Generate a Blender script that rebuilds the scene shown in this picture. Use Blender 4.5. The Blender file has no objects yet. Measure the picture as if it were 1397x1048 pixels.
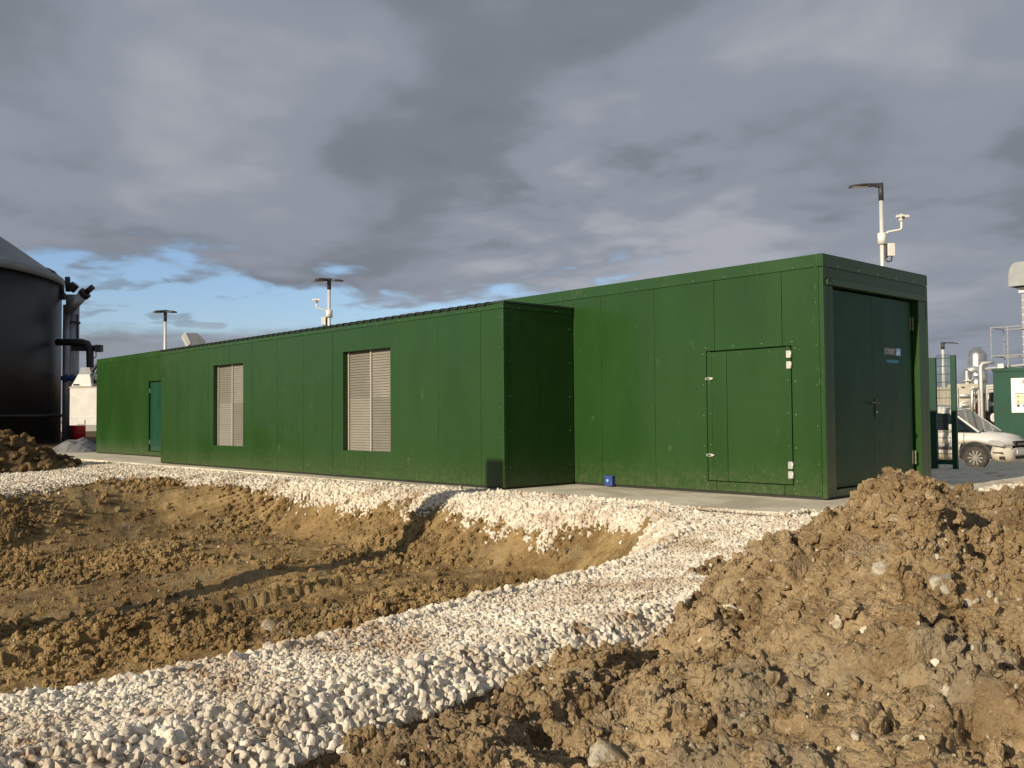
import bpy, bmesh, math, random
import numpy as np
from mathutils import Vector, Matrix
random.seed(7)
RNG = np.random.default_rng(11)
SC = bpy.context.scene
COL = SC.collection
rad = math.radians

# ------------------------------------------------------------------ camera
EYE = np.array([0.0, 0.0, 1.0])
FPX, YAW, PIT, ROL = 1281.9, .8315, .0355, -.0082
cF = np.array([-math.sin(YAW)*math.cos(PIT), math.cos(YAW)*math.cos(PIT), math.sin(PIT)])
cR = np.array([math.cos(YAW), math.sin(YAW), 0.0])
cU = np.cross(cR, cF)
cR, cU = cR*math.cos(ROL)+cU*math.sin(ROL), -cR*math.sin(ROL)+cU*math.cos(ROL)
cam = bpy.data.cameras.new('camera')
cam.sensor_width = 36; cam.lens = FPX/1397*36; cam.clip_start = .05; cam.clip_end = 9000
camo = bpy.data.objects.new('camera', cam); COL.objects.link(camo)
camo.matrix_world = Matrix(((cR[0], cU[0], -cF[0], EYE[0]), (cR[1], cU[1], -cF[1], EYE[1]),
                            (cR[2], cU[2], -cF[2], EYE[2]), (0, 0, 0, 1)))
SC.camera = camo
def ray(px, py): return cF + cR*(px-698.5)/FPX + cU*(524-py)/FPX
def at(px, py, depth): return EYE + ray(px, py)*depth            # photo pixel + distance along the view axis -> place

# ------------------------------------------------------------------ light
SUN_EL, SUN_AZ = rad(20.0), rad(2.2)        # sun stands behind the camera's left, square to the long wall
sdir = Vector((math.sin(SUN_AZ)*math.cos(SUN_EL), -math.cos(SUN_AZ)*math.cos(SUN_EL), math.sin(SUN_EL)))  # towards the sun
sl = bpy.data.lights.new('sun', 'SUN'); sl.energy = 5.0; sl.angle = rad(.6); sl.color = (1, .86, .66)
so = bpy.data.objects.new('sun', sl); COL.objects.link(so)
so.rotation_euler = (-sdir).to_track_quat('-Z', 'Y').to_euler()
SC.view_settings.view_transform = 'Standard'; SC.view_settings.look = 'None'
SC.view_settings.exposure = 0.0; SC.view_settings.gamma = 1; SC.view_settings.use_curve_mapping = False

W = bpy.data.worlds.new('World'); SC.world = W; W.use_nodes = True
nt = W.node_tree; nt.nodes.clear()
class G:                                       # tiny node-graph helper
    def __init__(s, t): s.t = t
    def n(s, typ, ins=None, **kw):
        nd = s.t.nodes.new(typ)
        for k, v in kw.items(): setattr(nd, k, v)
        for k, v in (ins or {}).items():
            sock = nd.inputs[k]
            if isinstance(v, bpy.types.NodeSocket): s.t.links.new(v, sock)
            else: sock.default_value = v
        return nd
    def m(s, op, a, b=0.0, c=0.0, clamp=False):
        nd = s.t.nodes.new('ShaderNodeMath'); nd.operation = op; nd.use_clamp = clamp
        for i, v in enumerate((a, b, c)):
            if isinstance(v, bpy.types.NodeSocket): s.t.links.new(v, nd.inputs[i])
            else: nd.inputs[i].default_value = v
        return nd.outputs[0]
    def mix(s, f, a, b, bt='MIX'):
        nd = s.t.nodes.new('ShaderNodeMix'); nd.data_type = 'RGBA'; nd.blend_type = bt
        for i, v in ((0, f), (6, a), (7, b)):
            if isinstance(v, bpy.types.NodeSocket): s.t.links.new(v, nd.inputs[i])
            else: nd.inputs[i].default_value = v if i == 0 else (*v, 1)
        return nd.outputs[2]
    def mr(s, v, a, b, c=0.0, d=1.0, smooth=True):
        nd = s.t.nodes.new('ShaderNodeMapRange'); nd.interpolation_type = 'SMOOTHSTEP' if smooth else 'LINEAR'
        s.t.links.new(v, nd.inputs[0])
        for i, q in enumerate((a, b, c, d)): nd.inputs[i+1].default_value = q
        return nd.outputs[0]
    def noise(s, vec, scale, detail=4, rough=.55, dist=0.0, dim='3D'):
        nd = s.t.nodes.new('ShaderNodeTexNoise'); nd.noise_dimensions = dim
        s.t.links.new(vec, nd.inputs['Vector'])
        nd.inputs['Scale'].default_value = scale; nd.inputs['Detail'].default_value = detail
        nd.inputs['Roughness'].default_value = rough; nd.inputs['Distortion'].default_value = dist
        return nd.outputs[0]
g = G(nt)
tc = g.n('ShaderNodeTexCoord').outputs['Generated']
nrm = g.n('ShaderNodeVectorMath', {0: tc}, operation='NORMALIZE').outputs[0]
sx = g.n('ShaderNodeSeparateXYZ', {0: nrm})
dx, dy, dz = sx.outputs
sky = g.n('ShaderNodeTexSky', sky_type='NISHITA', sun_disc=False, sun_elevation=SUN_EL, sun_rotation=math.pi-SUN_AZ, altitude=50,
          air_density=1.0, dust_density=1.2, ozone_density=1.5).outputs[0]
zc = g.m('MAXIMUM', dz, 0.0)
inv = g.m('DIVIDE', 1.0, g.m('ADD', zc, .16))
cx = g.m('MULTIPLY', dx, inv); cy = g.m('MULTIPLY', dy, inv)
cp = g.n('ShaderNodeCombineXYZ', {0: cx, 1: cy, 2: zc}).outputs[0]
big = g.noise(cp, .80, 4, .45, .30)
med = g.noise(cp, 1.8, 4, .46, .45)
sm = g.noise(cp, 5.0, 4, .5, .2)
el = g.m('ADD', g.m('MULTIPLY', big, 1.0), g.m('MULTIPLY', med, .55))
tone = g.m('ADD', g.m('MULTIPLY', big, .55), g.m('ADD', g.m('MULTIPLY', med, .32), g.m('MULTIPLY', sm, .13)))
def lump(px, py, r0, r1):
    d = ray(px, py); d = d/np.linalg.norm(d)
    return g.mr(g.n('ShaderNodeVectorMath', {0: nrm, 1: tuple(d)}, operation='DOT_PRODUCT').outputs['Value'], math.cos(rad(r0)), math.cos(rad(r1)))
tone = g.m('ADD', tone, g.m('MULTIPLY', g.m('MULTIPLY', lump(850, 360, 13, 2), sm), .26))
tone = g.m('ADD', tone, g.m('MULTIPLY', g.m('MULTIPLY', lump(600, 330, 12, 2), big), -.13))
tone = g.m('ADD', tone, g.m('MULTIPLY', g.m('MULTIPLY', lump(1190, 160, 14, 1), med), .09))
ramp = g.n('ShaderNodeValToRGB', {0: tone})
cr = ramp.color_ramp; cr.interpolation = 'EASE'
cr.elements[0].position = .34; cr.elements[0].color = (.150, .168, .195, 1)
cr.elements[1].position = .68; cr.elements[1].color = (.39, .405, .45, 1)
e = cr.elements.new(.46); e.color = (.198, .222, .262, 1)
e = cr.elements.new(.55); e.color = (.275, .302, .355, 1)
cloud = ramp.outputs[0]
# band of broken cloud low in the west (towards -X) where the blue sky shows
west = g.mr(g.m('SUBTRACT', g.m('MULTIPLY', dx, -1.0), g.m('MULTIPLY', dy, .30)), .26, .50)
edge = g.m('ADD', dz, g.m('MULTIPLY', g.m('SUBTRACT', med, .5), .20))
edge = g.m('ADD', edge, g.m('MULTIPLY', g.m('SUBTRACT', sm, .5), .10))
hi = g.mr(edge, .122, .158, 1, 0)
lo = g.mr(g.m('ADD', dz, g.m('MULTIPLY', g.m('SUBTRACT', sm, .5), .03)), .076, .096)
gap = g.m('MULTIPLY', g.m('MULTIPLY', hi, lo), west)
wisp = g.mr(sm, .55, .68, 1, .45)
gap = g.m('MULTIPLY', gap, wisp)
lowband = g.m('MULTIPLY', g.mr(dz, .03, .10, 1, 0), g.mr(west, 0, 1, .15, 1))
cloud = g.mix(g.m('MULTIPLY', lowband, .8), cloud, (.31, .335, .375))
skyb = g.n('ShaderNodeVectorMath', {0: sky, 1: (.135, .135, .135)}, operation='MULTIPLY').outputs[0]
skyb = g.mix(1.0, skyb, (.92, 1.0, 1.20), 'MULTIPLY')
col = g.mix(gap, cloud, skyb)
bg = g.n('ShaderNodeBackground', {'Color': col, 'Strength': 1.0})
g.n('ShaderNodeOutputWorld', {'Surface': bg.outputs[0]})

# ------------------------------------------------------------------ numpy noise
PERM = RNG.permutation(512).astype(np.int64)
GRD = RNG.normal(size=(512, 3)); GRD /= np.linalg.norm(GRD, axis=1)[:, None]
def _h(i, j, k): return PERM[(PERM[(PERM[i & 511]+j) & 511]+k) & 511]
def perlin(x, y, z=None):
    if z is None: z = np.zeros_like(x)
    xi, yi, zi = np.floor(x).astype(np.int64), np.floor(y).astype(np.int64), np.floor(z).astype(np.int64)
    xf, yf, zf = x-xi, y-yi, z-zi
    u, v, w = [t*t*t*(t*(t*6-15)+10) for t in (xf, yf, zf)]
    r = 0
    for a in (0, 1):
        for b in (0, 1):
            for c in (0, 1):
                gr = GRD[_h(xi+a, yi+b, zi+c)]
                d = gr[:, 0]*(xf-a)+gr[:, 1]*(yf-b)+gr[:, 2]*(zf-c)
                r = r + d*(u if a else 1-u)*(v if b else 1-v)*(w if c else 1-w)
    return r*1.5
def fbm(x, y, z, f, o, g_=.5):
    s = 0; a = 1
    for i in range(o): s = s+a*perlin(x*f+i*7.3, y*f+i*3.1, z*f); f *= 2.03; a *= g_
    return s
def worley(x, y):                                        # F1, F2, random per cell
    xi, yi = np.floor(x).astype(np.int64), np.floor(y).astype(np.int64)
    f1 = np.full(x.shape, 9.); f2 = f1.copy(); idn = np.zeros(x.shape)
    for a in (-1, 0, 1):
        for b in (-1, 0, 1):
            h = _h(xi+a, yi+b, np.zeros_like(xi))
            h2 = PERM[(h+91) & 511]; h3 = PERM[(h2+37) & 511]
            d = np.hypot(xi+a+h/512-x, yi+b+h2/512-y)
            n1 = d < f1
            f2 = np.where(n1, f1, np.minimum(f2, d)); idn = np.where(n1, h3/512, idn); f1 = np.where(n1, d, f1)
    return f1, f2, idn
def sst(t): t = np.clip(t, 0, 1); return t*t*(3-2*t)

# ------------------------------------------------------------------ the lie of the land
YA, YB, XA, XB, XC = 10.113, 8.712, -5.656, -9.726, -30.22
XBL = -21.70
HA, HB, WA = 2.902, 2.632, 2.769
INNER = [(-14.5, -30), (-14.5, 0), (-15.2, 2.3), (-16.9, 4.2), (-18.4, 5.8), (-18.6, 6.8), (-17.6, 7.4), (-15, 7.7), (-12, 7.85), (-10, 7.85), (-8.3, 7.95), (-7.2, 8.0), (-6.5, 7.85),
         (-5.85, 7.5), (-5.35, 7.0), (-5.0, 6.4), (-4.76, 5.7), (-4.64, 5.06), (-4.55, 4.2), (-4.35, 3.2), (-4.17, 2.1), (-4.2, 1.05), (-4.3, -2), (-4.3, -30)]
OUTER = [(-3.55, -30), (-3.55, -2), (-3.54, .8), (-3.55, 1.9), (-3.58, 2.7), (-3.58, 3.8), (-3.60, 4.9), (-3.66, 5.6), (-3.3, 6.6), (-2.2, 7.2), (0, 7.8), (4, 8.6), (300, 9)]
POLY = np.array(INNER+OUTER+[(300, 400), (-400, 400), (-400, -30)], float)
IN = np.array(INNER, float); OUT = np.array(OUTER, float)
def segdist(x, y, P):
    best = np.full(x.shape, 1e9)
    for (ax, ay), (bx, by) in zip(P[:-1], P[1:]):
        vx, vy = bx-ax, by-ay; t = np.clip(((x-ax)*vx+(y-ay)*vy)/(vx*vx+vy*vy), 0, 1)
        best = np.minimum(best, np.hypot(x-ax-t*vx, y-ay-t*vy))
    return best
def inside(x, y, P):
    c = np.zeros(x.shape, bool); n = len(P)
    for i in range(n):
        ax, ay = P[i]; bx, by = P[(i+1) % n]
        if ay == by: continue
        c ^= ((ay > y) != (by > y)) & (x < (bx-ax)*(y-ay)/(by-ay)+ax)
    return c
# soil mound in the foreground: thin-plate surface through surveyed points
ctl = [(380, 1040, 3.62), (500, 998, 3.93), (560, 980, 4.08), (620, 990, 3.95), (700, 938, 4.44), (760, 940, 4.4), (850, 905, 4.8), (895, 885, 5.0), (930, 862, 5.2), (958, 842, 5.35), (880, 850, 5.9), (920, 825, 6.1), (950, 795, 6.5), (975, 770, 6.9), (300, 1100, 3.3),
       (985, 805, 5.3), (1002, 768, 5.45), (1040, 752, 5.45), (1100, 716, 5.35), (1150, 698, 5.25), (1198, 682, 5.1), (1240, 680, 5.0), (1285, 704, 5.1), (1330, 706, 5.8), (1397, 688, 7.0), (1480, 684, 7.6),
       (1240, 730, 4.6), (1240, 810, 4.15), (1240, 900, 3.65), (1240, 1048, 3.0), (1240, 1250, 2.3), (1397, 800, 4.5), (1397, 930, 3.6), (1397, 1048, 3.0), (1500, 900, 3.6),
       (1100, 800, 4.75), (1100, 900, 4.05), (1100, 1048, 3.15), (1000, 900, 4.3), (1000, 1048, 3.3), (900, 960, 3.95), (850, 1048, 3.45), (700, 1048, 3.45), (1170, 760, 4.85), (1320, 740, 4.9)]
cpt = np.array([at(*c) for c in ctl])
extra = np.array([(-4.0, 6.2, -.25), (-3.3, 6.6, -.2), (-2.5, 6.6, -.12), (-1.6, 6.6, -.1), (-.6, 7.6, -.0), (.8, 8.6, 0.05), (3, 9, 0), (0, 0, -.6), (1.5, 0, -.5), (2.5, 3, -.1), (-2, 0, -.55), (-3, -3, -.5), (3, -3, -.5), (3, 6, .3), (-2.9, 5.95, .02), (-2.1, 5.9, .2), (-1.2, 6.3, .22)])
cpt = np.vstack([cpt, extra])
def tps_k(r2): return .5*r2*np.log(r2+1e-9)
_n = len(cpt); _K = tps_k(((cpt[:, None, :2]-cpt[None, :, :2])**2).sum(-1))+np.eye(_n)*.02
_P = np.c_[np.ones(_n), cpt[:, :2]]
_sol = np.linalg.solve(np.block([[_K, _P], [_P.T, np.zeros((3, 3))]]), np.r_[cpt[:, 2], 0, 0, 0])
def mound_z(x, y):
    r = _sol[_n]+_sol[_n+1]*x+_sol[_n+2]*y
    for i in range(_n): r = r+_sol[i]*tps_k((x-cpt[i, 0])**2+(y-cpt[i, 1])**2)
    return r
PEAK = at(1237, 660, 4.92)
HEAP = (-23.6, 5.3)
def wobble(x, y): return .10*perlin(x*1.1+3, y*1.1)+.06*perlin(x*4, y*4)
def bank_lim(x, y): return .36+wobble(x, y)*2.2-.16*sst((x+7.8)/1.2)+.5*sst((-14-x)/2)+.55*sst((x+6.15)/.5)
def base_height(x, y):
    """returns z, soil amount 0..1, zone (0 gravel 1 pit 2 foreground soil 3 far soil)"""
    ins = inside(x, y, POLY)
    din = segdist(x, y, IN); dout = segdist(x, y, OUT)
    plate = -.035-.105*sst((7.5-y)/2.6)*(x > -9)-.03*sst((-15-x)/5)*sst((8-y)/4)
    plate = plate-.5*sst((y-18.8)/4.5)*sst((x+18)/5)*sst((60-y)/15)
    plate = plate*1.0
    lft = sst((-13.5-x)/3)
    pitd = (.70+.28*sst((5.6-y)/3.5))*(1-.45*lft)
    wob = .12*perlin(x*.9, y*.9)+.05*perlin(x*2.7, y*2.7)
    pit = plate-pitd*sst((din+wob*.6)/(.95+2.6*lft))
    fore = plate-.20*sst((dout)/.36)
    px_ = (x > -4.3+0*y) & ((x-(-3.75)) > 0)
    isfore = (~ins) & (dout < din) 
    ispit = (~ins) & ~isfore
    z = np.where(ins, plate, np.where(isfore, fore, pit))
    reg = (x > -5.2) & (x < 6) & (y < 9.6) & (y > -4)
    mz = np.full(x.shape, -9.)
    if reg.any():
        q = mound_z(x[reg], y[reg])
        px, py = x[reg]-PEAK[0], y[reg]-PEAK[1]
        w_ = px*cR[0]+py*cR[1]; d_ = -px*cR[1]+py*cR[0]
        rr = (np.abs(w_/.20)**3+np.abs(d_/.22)**3)**(1/3)
        q = q+.055*sst((1.15-rr)/.32)*(1+.2*perlin(x[reg]*7, y[reg]*7))
        mz[reg] = q
    wet = sst((x+4.3)/.4)
    mz = np.where(x > -4.6, mz, -9)
    soilm = (mz > z) & ((isfore) | (x > -4.2) & (y < 8.6))
    z2 = np.where(soilm, mz, z)
    zone = np.where(soilm | isfore & (dout > .36), 2, np.where(ispit & (din > np.maximum(bank_lim(x, y)-.03, .02)), 1, 0))
    # far soil heap on the left and the dark bare ground behind it
    hr = np.hypot((x-HEAP[0])/2.2, (y-HEAP[1])/1.7)
    hz = .78*sst(1.25-hr)+.10*perlin(x*1.3, y*1.3)*sst(1.3-hr)
    z2 = z2+hz
    far = (hr < 1.2) | ((x < -26.5-.25*(y-9)+.5*perlin(x*.6, y*.6)) & (y < 60) & (y > 2.5) & (x > -90) & ~((x > -31) & (y > 8.6)))
    zone = np.where(far & (zone == 0), 3, zone)
    return z2, zone, din, dout, ins
def full_pos(x, y):
    z, zone, din, dout, ins = base_height(x, y)
    e = .03
    zx = (base_height(x+e, y)[0]-z)/e; zy = (base_height(x, y+e)[0]-z)/e
    zx = np.clip(zx, -2.2, 2.2); zy = np.clip(zy, -2.2, 2.2)
    n = np.stack([-zx, -zy, np.ones_like(z)], -1); n /= np.linalg.norm(n, axis=1)[:, None]
    r = np.hypot(x, y)
    near = np.clip(1-(r-14)/20, 0, 1)
    d = np.zeros_like(z)
    # gravel: gentle rolls
    gm = zone == 0
    pad = (y > 8.2) & (x > -31) & (x < -4.6) & (y < 14)
    d += np.where(gm & ~pad, .012*perlin(x*1.7, y*1.7)+.010*perlin(x*5, y*5), 0)*near
    # pit mud: clods, smeared flats and wheel marks
    pm = zone == 1
    if pm.any():
        X, Y = x[pm], y[pm]
        rough = sst((fbm(X, Y, X*0, .45, 3)+.12)/.5)
        u = X*.35+Y*.94; v = X*.94-Y*.35
        f1, f2, idn = worley(X*3.4+.4*perlin(X*3, Y*3), Y*3.4+.4*perlin(X*3+9, Y*3))
        c1 = (idn-.4)*sst((f2-f1)*3.2)
        g1, g2, idm = worley(X*9+.5*perlin(X*8, Y*8), Y*9)
        c2 = (idm-.35)*sst((g2-g1)*5)
        q1, q2, idq = worley(X*21, Y*21+4)
        c2 = c2+.45*(idq-.4)*sst((q2-q1)*4)
        h = .07*fbm(X, Y, X*0, .6, 3)+.030*fbm(X, Y, X*0, 2.7, 4)+rough*(.085*c1+.045*c2)+.010*fbm(X, Y, X*0, 14, 2)
        tr = np.sin((v+.35*perlin(u*.35, v*.35))*2*math.pi/.34)
        msk = sst((perlin(u*.22+5, v*.30)+.12)/.25)*(1-.6*rough)
        h += msk*.024*np.clip(tr, -.7, .8)*(.8+.4*perlin(u*6, v*2))
        fade = sst((din[pm]-.3)/.3)
        d[pm] = h*(.35+.65*fade)
    # foreground mound: broken clay
    sm_ = zone == 2
    if sm_.any():
        X, Y, Z = x[sm_], y[sm_], z[sm_]
        wx = X+.05*perlin(X*5, Y*5, Z*5); wy = Y+.05*perlin(X*5+4, Y*5, Z*5); ys = wy+Z*.9
        f1, f2, i1 = worley(wx*2.9, ys*2.9); g1, g2, i2 = worley(wx*7.5+3, ys*7.5); k1, k2, i3 = worley(wx*19, ys*19+5)
        crack = sst((f2-f1)*5); 
        h = .065*fbm(X, Y, Z, 1.6, 3)+.16*(i1-.5)*crack-.035*(1-sst((f2-f1)*13))*(fbm(X, Y, Z, 1.1, 2) > .0)
        rg = sst((fbm(X+3, Y, Z, .9, 2)+.35)/.6)
        l1, l2, i4 = worley(wx*36, ys*36+2)
        h += (.40+.60*rg)*(.058*(i2-.5)*sst((g2-g1)*6)+.030*(i3-.5)*sst((k2-k1)*5)+.013*(i4-.5)*sst((l2-l1)*4))+.014*fbm(X, Y, Z, 9, 3, .6)+.010*np.abs(fbm(X, Y, Z, 26, 3, .6))-.012*(1-sst((g2-g1)*14))
        d[sm_] = h
    fm = zone == 3
    if fm.any():
        X, Y = x[fm], y[fm]
        f1, f2, i1 = worley(X*2.6, Y*2.6)
        d[fm] = (.16*(i1-.5)*sst((f2-f1)*3)+.08*fbm(X, Y, X*0, 1.2, 4))*np.clip(1-(r[fm]-30)/30, .1, 1)
    P = np.stack([x, y, z], -1)+n*d[:, None]
    return P, zone, n
def ground_z(x, y):
    P = full_pos(np.array([float(x)]), np.array([float(y)]))[0]; return float(P[0, 2])
def ground_hit(px, py, d0=2.6, d1=40):
    t = np.geomspace(d0, d1, 700); p = EYE[None]+ray(px, py)[None]*t[:, None]
    z = full_pos(p[:, 0], p[:, 1])[0][:, 2]
    i = int(np.argmax(p[:, 2] < z)); return p[i]

# ------------------------------------------------------------------ materials
def mat(name, col=(.5, .5, .5), rough=.5, metal=0.0, spec=.5, fn=None, coat=0.0):
    m = bpy.data.materials.new(name); m.use_nodes = True
    b = m.node_tree.nodes['Principled BSDF']
    b.inputs['Base Color'].default_value = (*col, 1); b.inputs['Roughness'].default_value = rough
    b.inputs['Metallic'].default_value = metal; b.inputs['Specular IOR Level'].default_value = spec
    b.inputs['Coat Weight'].default_value = coat
    if fn: fn(G(m.node_tree), b, m.node_tree)
    return m
def link(t, a, b): t.links.new(a, b)
def weather(col, amt=.25, sc=3.0, bump=0.0, bsc=40, rr=None):
    """plain painted / metal surface with some grime"""
    def fn(g, b, t):
        p = g.n('ShaderNodeNewGeometry').outputs['Position']
        n1 = g.noise(p, sc, 5, .6); n2 = g.noise(p, sc*9, 4, .6)
        f = g.m('ADD', g.m('MULTIPLY', n1, .7), g.m('MULTIPLY', n2, .3))
        dark = tuple(c*(1-amt) for c in col); lite = tuple(min(1, c*(1+amt*.6)) for c in col)
        link(t, g.mix(g.mr(f, .3, .7), dark, lite), b.inputs['Base Color'])
        if rr: link(t, g.mr(n2, .3, .7, rr[0], rr[1]), b.inputs['Roughness'])
        if bump:
            bp = g.n('ShaderNodeBump', {'Height': g.noise(p, bsc, 3), 'Strength': bump, 'Distance': .01}); link(t, bp.outputs[0], b.inputs['Normal'])
    return fn
def green_fn(c, coarse=1.0):
    def fn(g, b, t):
        p = g.n('ShaderNodeNewGeometry').outputs['Position']
        s = g.n('ShaderNodeSeparateXYZ', {0: p})
        st = g.n('ShaderNodeCombineXYZ', {0: g.m('MULTIPLY', s.outputs[0], 1), 1: g.m('MULTIPLY', s.outputs[1], 1), 2: g.m('MULTIPLY', s.outputs[2], .35)}).outputs[0]
        n1 = g.noise(st, 1.3, 5, .6); n2 = g.noise(p, 14, 5, .65); n3 = g.noise(p, 60, 3, .6)
        base = g.mix(g.mr(n1, .3, .7), tuple(k*.93 for k in c), tuple(k*1.08 for k in c))
        # dried splashes thrown up from the wet ground and a few scuffs
        low = g.mr(s.outputs[2], 0, .75, 1, 0)
        spl = g.m('MULTIPLY', g.mr(n3, .66, .71), g.mr(g.m('ADD', n2, g.m('MULTIPLY', low, .22)), .62, .72))
        film = g.m('MULTIPLY', g.m('POWER', low, 2.0), g.mr(n2, .35, .75, .05, .28))
        base = g.mix(film, base, (.17, .145, .085))
        base = g.mix(g.m('MULTIPLY', spl, .3), base, (.33, .31, .25))
        scr = g.noise(g.n('ShaderNodeMapping', {0: p, 'Rotation': (.3, .5, .2), 'Scale': (2.2, 2.2, 1.2)}).outputs[0], 2.2, 6, .7)
        base = g.mix(g.m('MULTIPLY', g.mr(scr, .64, .69), .30), base, (.13, .16, .07))
        link(t, base, b.inputs['Base Color'])
        link(t, g.m('ADD', g.mr(n1, .3, .7, .20, .32), g.m('MULTIPLY', film, .5)), b.inputs['Roughness'])
        h = g.m('ADD', g.m('MULTIPLY', g.noise(p, 1.6, 2, .5), 1.0), g.m('MULTIPLY', g.noise(p, 260, 2), .012))
        bp = g.n('ShaderNodeBump', {'Height': h, 'Strength': .5, 'Distance': .03}); link(t, bp.outputs[0], b.inputs['Normal'])
    return fn
GREEN = (.0195, .061, .0125)
M = {}
M['green'] = mat('green_paint', GREEN, .36, 0, .38, green_fn(GREEN))
M['green_trim'] = mat('green_trim_paint', GREEN, .34, 0, .5, green_fn(tuple(k*1.06 for k in GREEN)))
M['door_green'] = mat('blue_green_door_paint', (.015, .09, .045), .3, 0, .5, green_fn((.010, .060, .034)))
M['end_green'] = mat('end_door_paint', (.012, .040, .020), .24, 0, .16, green_fn((.007, .054, .022)))
M['black'] = mat('black_rubber', (.012, .012, .012), .7)
M['gap'] = mat('dark_base_steel', (.016, .018, .014), .6)
M['roofsheet'] = mat('roof_sheet_dark_green', (.03, .05, .03), .5, 0, .5, weather((.03, .05, .03), .3))
M['steel'] = mat('stainless_steel', (.62, .61, .58), .28, .9, .5, weather((.62, .61, .58), .15, 5, .1, 30, (.22, .4)))
M['galv'] = mat('galvanised_steel', (.55, .56, .56), .45, .6, .5, weather((.55, .56, .56), .18, 6))
M['duct'] = mat('dull_grey_ducting', (.36, .38, .39), .5, .3, .5, weather((.27, .29, .30), .15, 3))
M['white'] = mat('white_paint', (.74, .73, .69), .45, 0, .5, weather((.74, .73, .69), .12, 3))
M['polewhite'] = mat('galvanised_pole', (.66, .66, .63), .45, .15, .5, weather((.66, .66, .63), .1, 3))
M['latch'] = mat('latch_metal', (.62, .60, .54), .4, .3, .5, weather((.62, .60, .54), .2, 30))
M['dullbrass'] = mat('dull_hinge_metal', (.20, .20, .14), .45, .3)
M['bolt'] = mat('rivet_metal', (.38, .42, .34), .4, .3)
M['lamp'] = mat('lamp_head_dark', (.045, .045, .05), .5, 0, .5, weather((.045, .045, .05), .2))
M['lens'] = mat('lamp_lens', (.42, .40, .34), .25, 0, .5)
M['slat'] = mat('louvre_slat_beige', (.46, .40, .31), .5, 0, .4, weather((.255, .243, .208), .10, 4))
M['slat2'] = mat('louvre_slat_beige_dark', (.39, .34, .26), .6, 0, .3, weather((.195, .185, .155), .10, 4))  # darker tone for alternate louvre sections and the back sheet
M['mull'] = mat('louvre_frame_pale', (.46, .44, .39), .45, .2)
M['bluebox'] = mat('blue_plastic', (.035, .065, .26), .4, 0, .5, weather((.04, .07, .26), .3, 20))
M['signgrey'] = mat('sign_print_grey', (.45, .47, .46), .5)
M['signblue'] = mat('sign_print_blue', (.20, .48, .75), .5)
M['signteal'] = mat('sign_print_teal', (.03, .24, .36), .5)
M['signdark'] = mat('sign_backing', (.035, .05, .05), .4)
M['tank'] = mat('tank_dark_cladding', (.020, .025, .022), .45, 0, .5, weather((.009, .011, .011), .35, .6))
M['dome'] = mat('tank_roof_membrane', (.23, .25, .27), .6, 0, .4, weather((.23, .25, .27), .2, .4))
M['pipeblk'] = mat('black_pipe', (.02, .018, .022), .5)
M['pipegrey'] = mat('grey_column_cladding', (.30, .32, .35), .4, .5, .5, weather((.30, .32, .35), .25, 1.5))
M['blue'] = mat('blue_valve_paint', (.03, .07, .22), .5)
M['red'] = mat('red_paint', (.55, .03, .03), .5)
M['tarp'] = mat('grey_tarpaulin', (.25, .25, .27), .55, 0, .4, weather((.20, .20, .205), .3, 2))
M['cont'] = mat('dark_green_container_paint', (.004, .085, .042), .4, 0, .5, weather((.003, .055, .030), .2, 1.2))
M['fence'] = mat('fence_green_coating', (.006, .055, .03), .4, 0, .5, weather((.007, .055, .032), .2))
M['cream'] = mat('cream_cabinet', (.62, .58, .47), .5, 0, .4, weather((.62, .58, .47), .15, 2))
M['yellow'] = mat('yellow_label', (.75, .55, .08), .5)
M['signwhite'] = mat('white_board', (.8, .8, .78), .5)
M['print'] = mat('dark_print', (.06, .05, .09), .6)
M['tyre'] = mat('tyre_rubber', (.09, .08, .065), .85, 0, .3, weather((.065, .058, .048), .4, 12))
M['rim'] = mat('alloy_rim', (.30, .29, .26), .4, .5)
M['glass'] = mat('tinted_glass', (.015, .022, .028), .04, 0, .22)
M['hlamp'] = mat('headlamp_lens', (.55, .55, .53), .12, .3, .8, None, 1)
M['plate'] = mat('number_plate', (.75, .75, .72), .4)
def van_fn(g, b, t):
    p = g.n('ShaderNodeTexCoord').outputs['Object']; s = g.n('ShaderNodeSeparateXYZ', {0: p})
    n = g.noise(p, 4, 5, .6)
    low = g.mr(g.m('ADD', s.outputs[2], g.m('MULTIPLY', n, .35)), .35, 1.0, 1, 0)
    link(t, g.mix(g.m('MULTIPLY', low, .75), (.72, .70, .66), (.38, .30, .19)), b.inputs['Base Color'])
M['van'] = mat('white_van_paint', (.7, .7, .68), .3, 0, .5, van_fn, .5)
def conc_fn(g, b, t):
    p = g.n('ShaderNodeNewGeometry').outputs['Position']
    n1 = g.noise(p, .9, 6, .62, .4); n2 = g.noise(p, 7, 6, .65); n3 = g.noise(p, 90, 3)
    c = g.mix(g.mr(n1, .38, .62), (.53, .475, .365), (.74, .68, .55))
    c = g.mix(g.mr(n2, .50, .75, 0, .55), c, (.34, .285, .20))
    link(t, c, b.inputs['Base Color']); link(t, g.mr(n1, .3, .7, .6, .9), b.inputs['Roughness'])
    bp = g.n('ShaderNodeBump', {'Height': g.m('ADD', g.m('MULTIPLY', n2, .4), g.m('MULTIPLY', n3, .15)), 'Strength': .5, 'Distance': .02}); link(t, bp.outputs[0], b.inputs['Normal'])
M['concrete'] = mat('concrete', (.42, .39, .33), .8, 0, .3, conc_fn)
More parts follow.
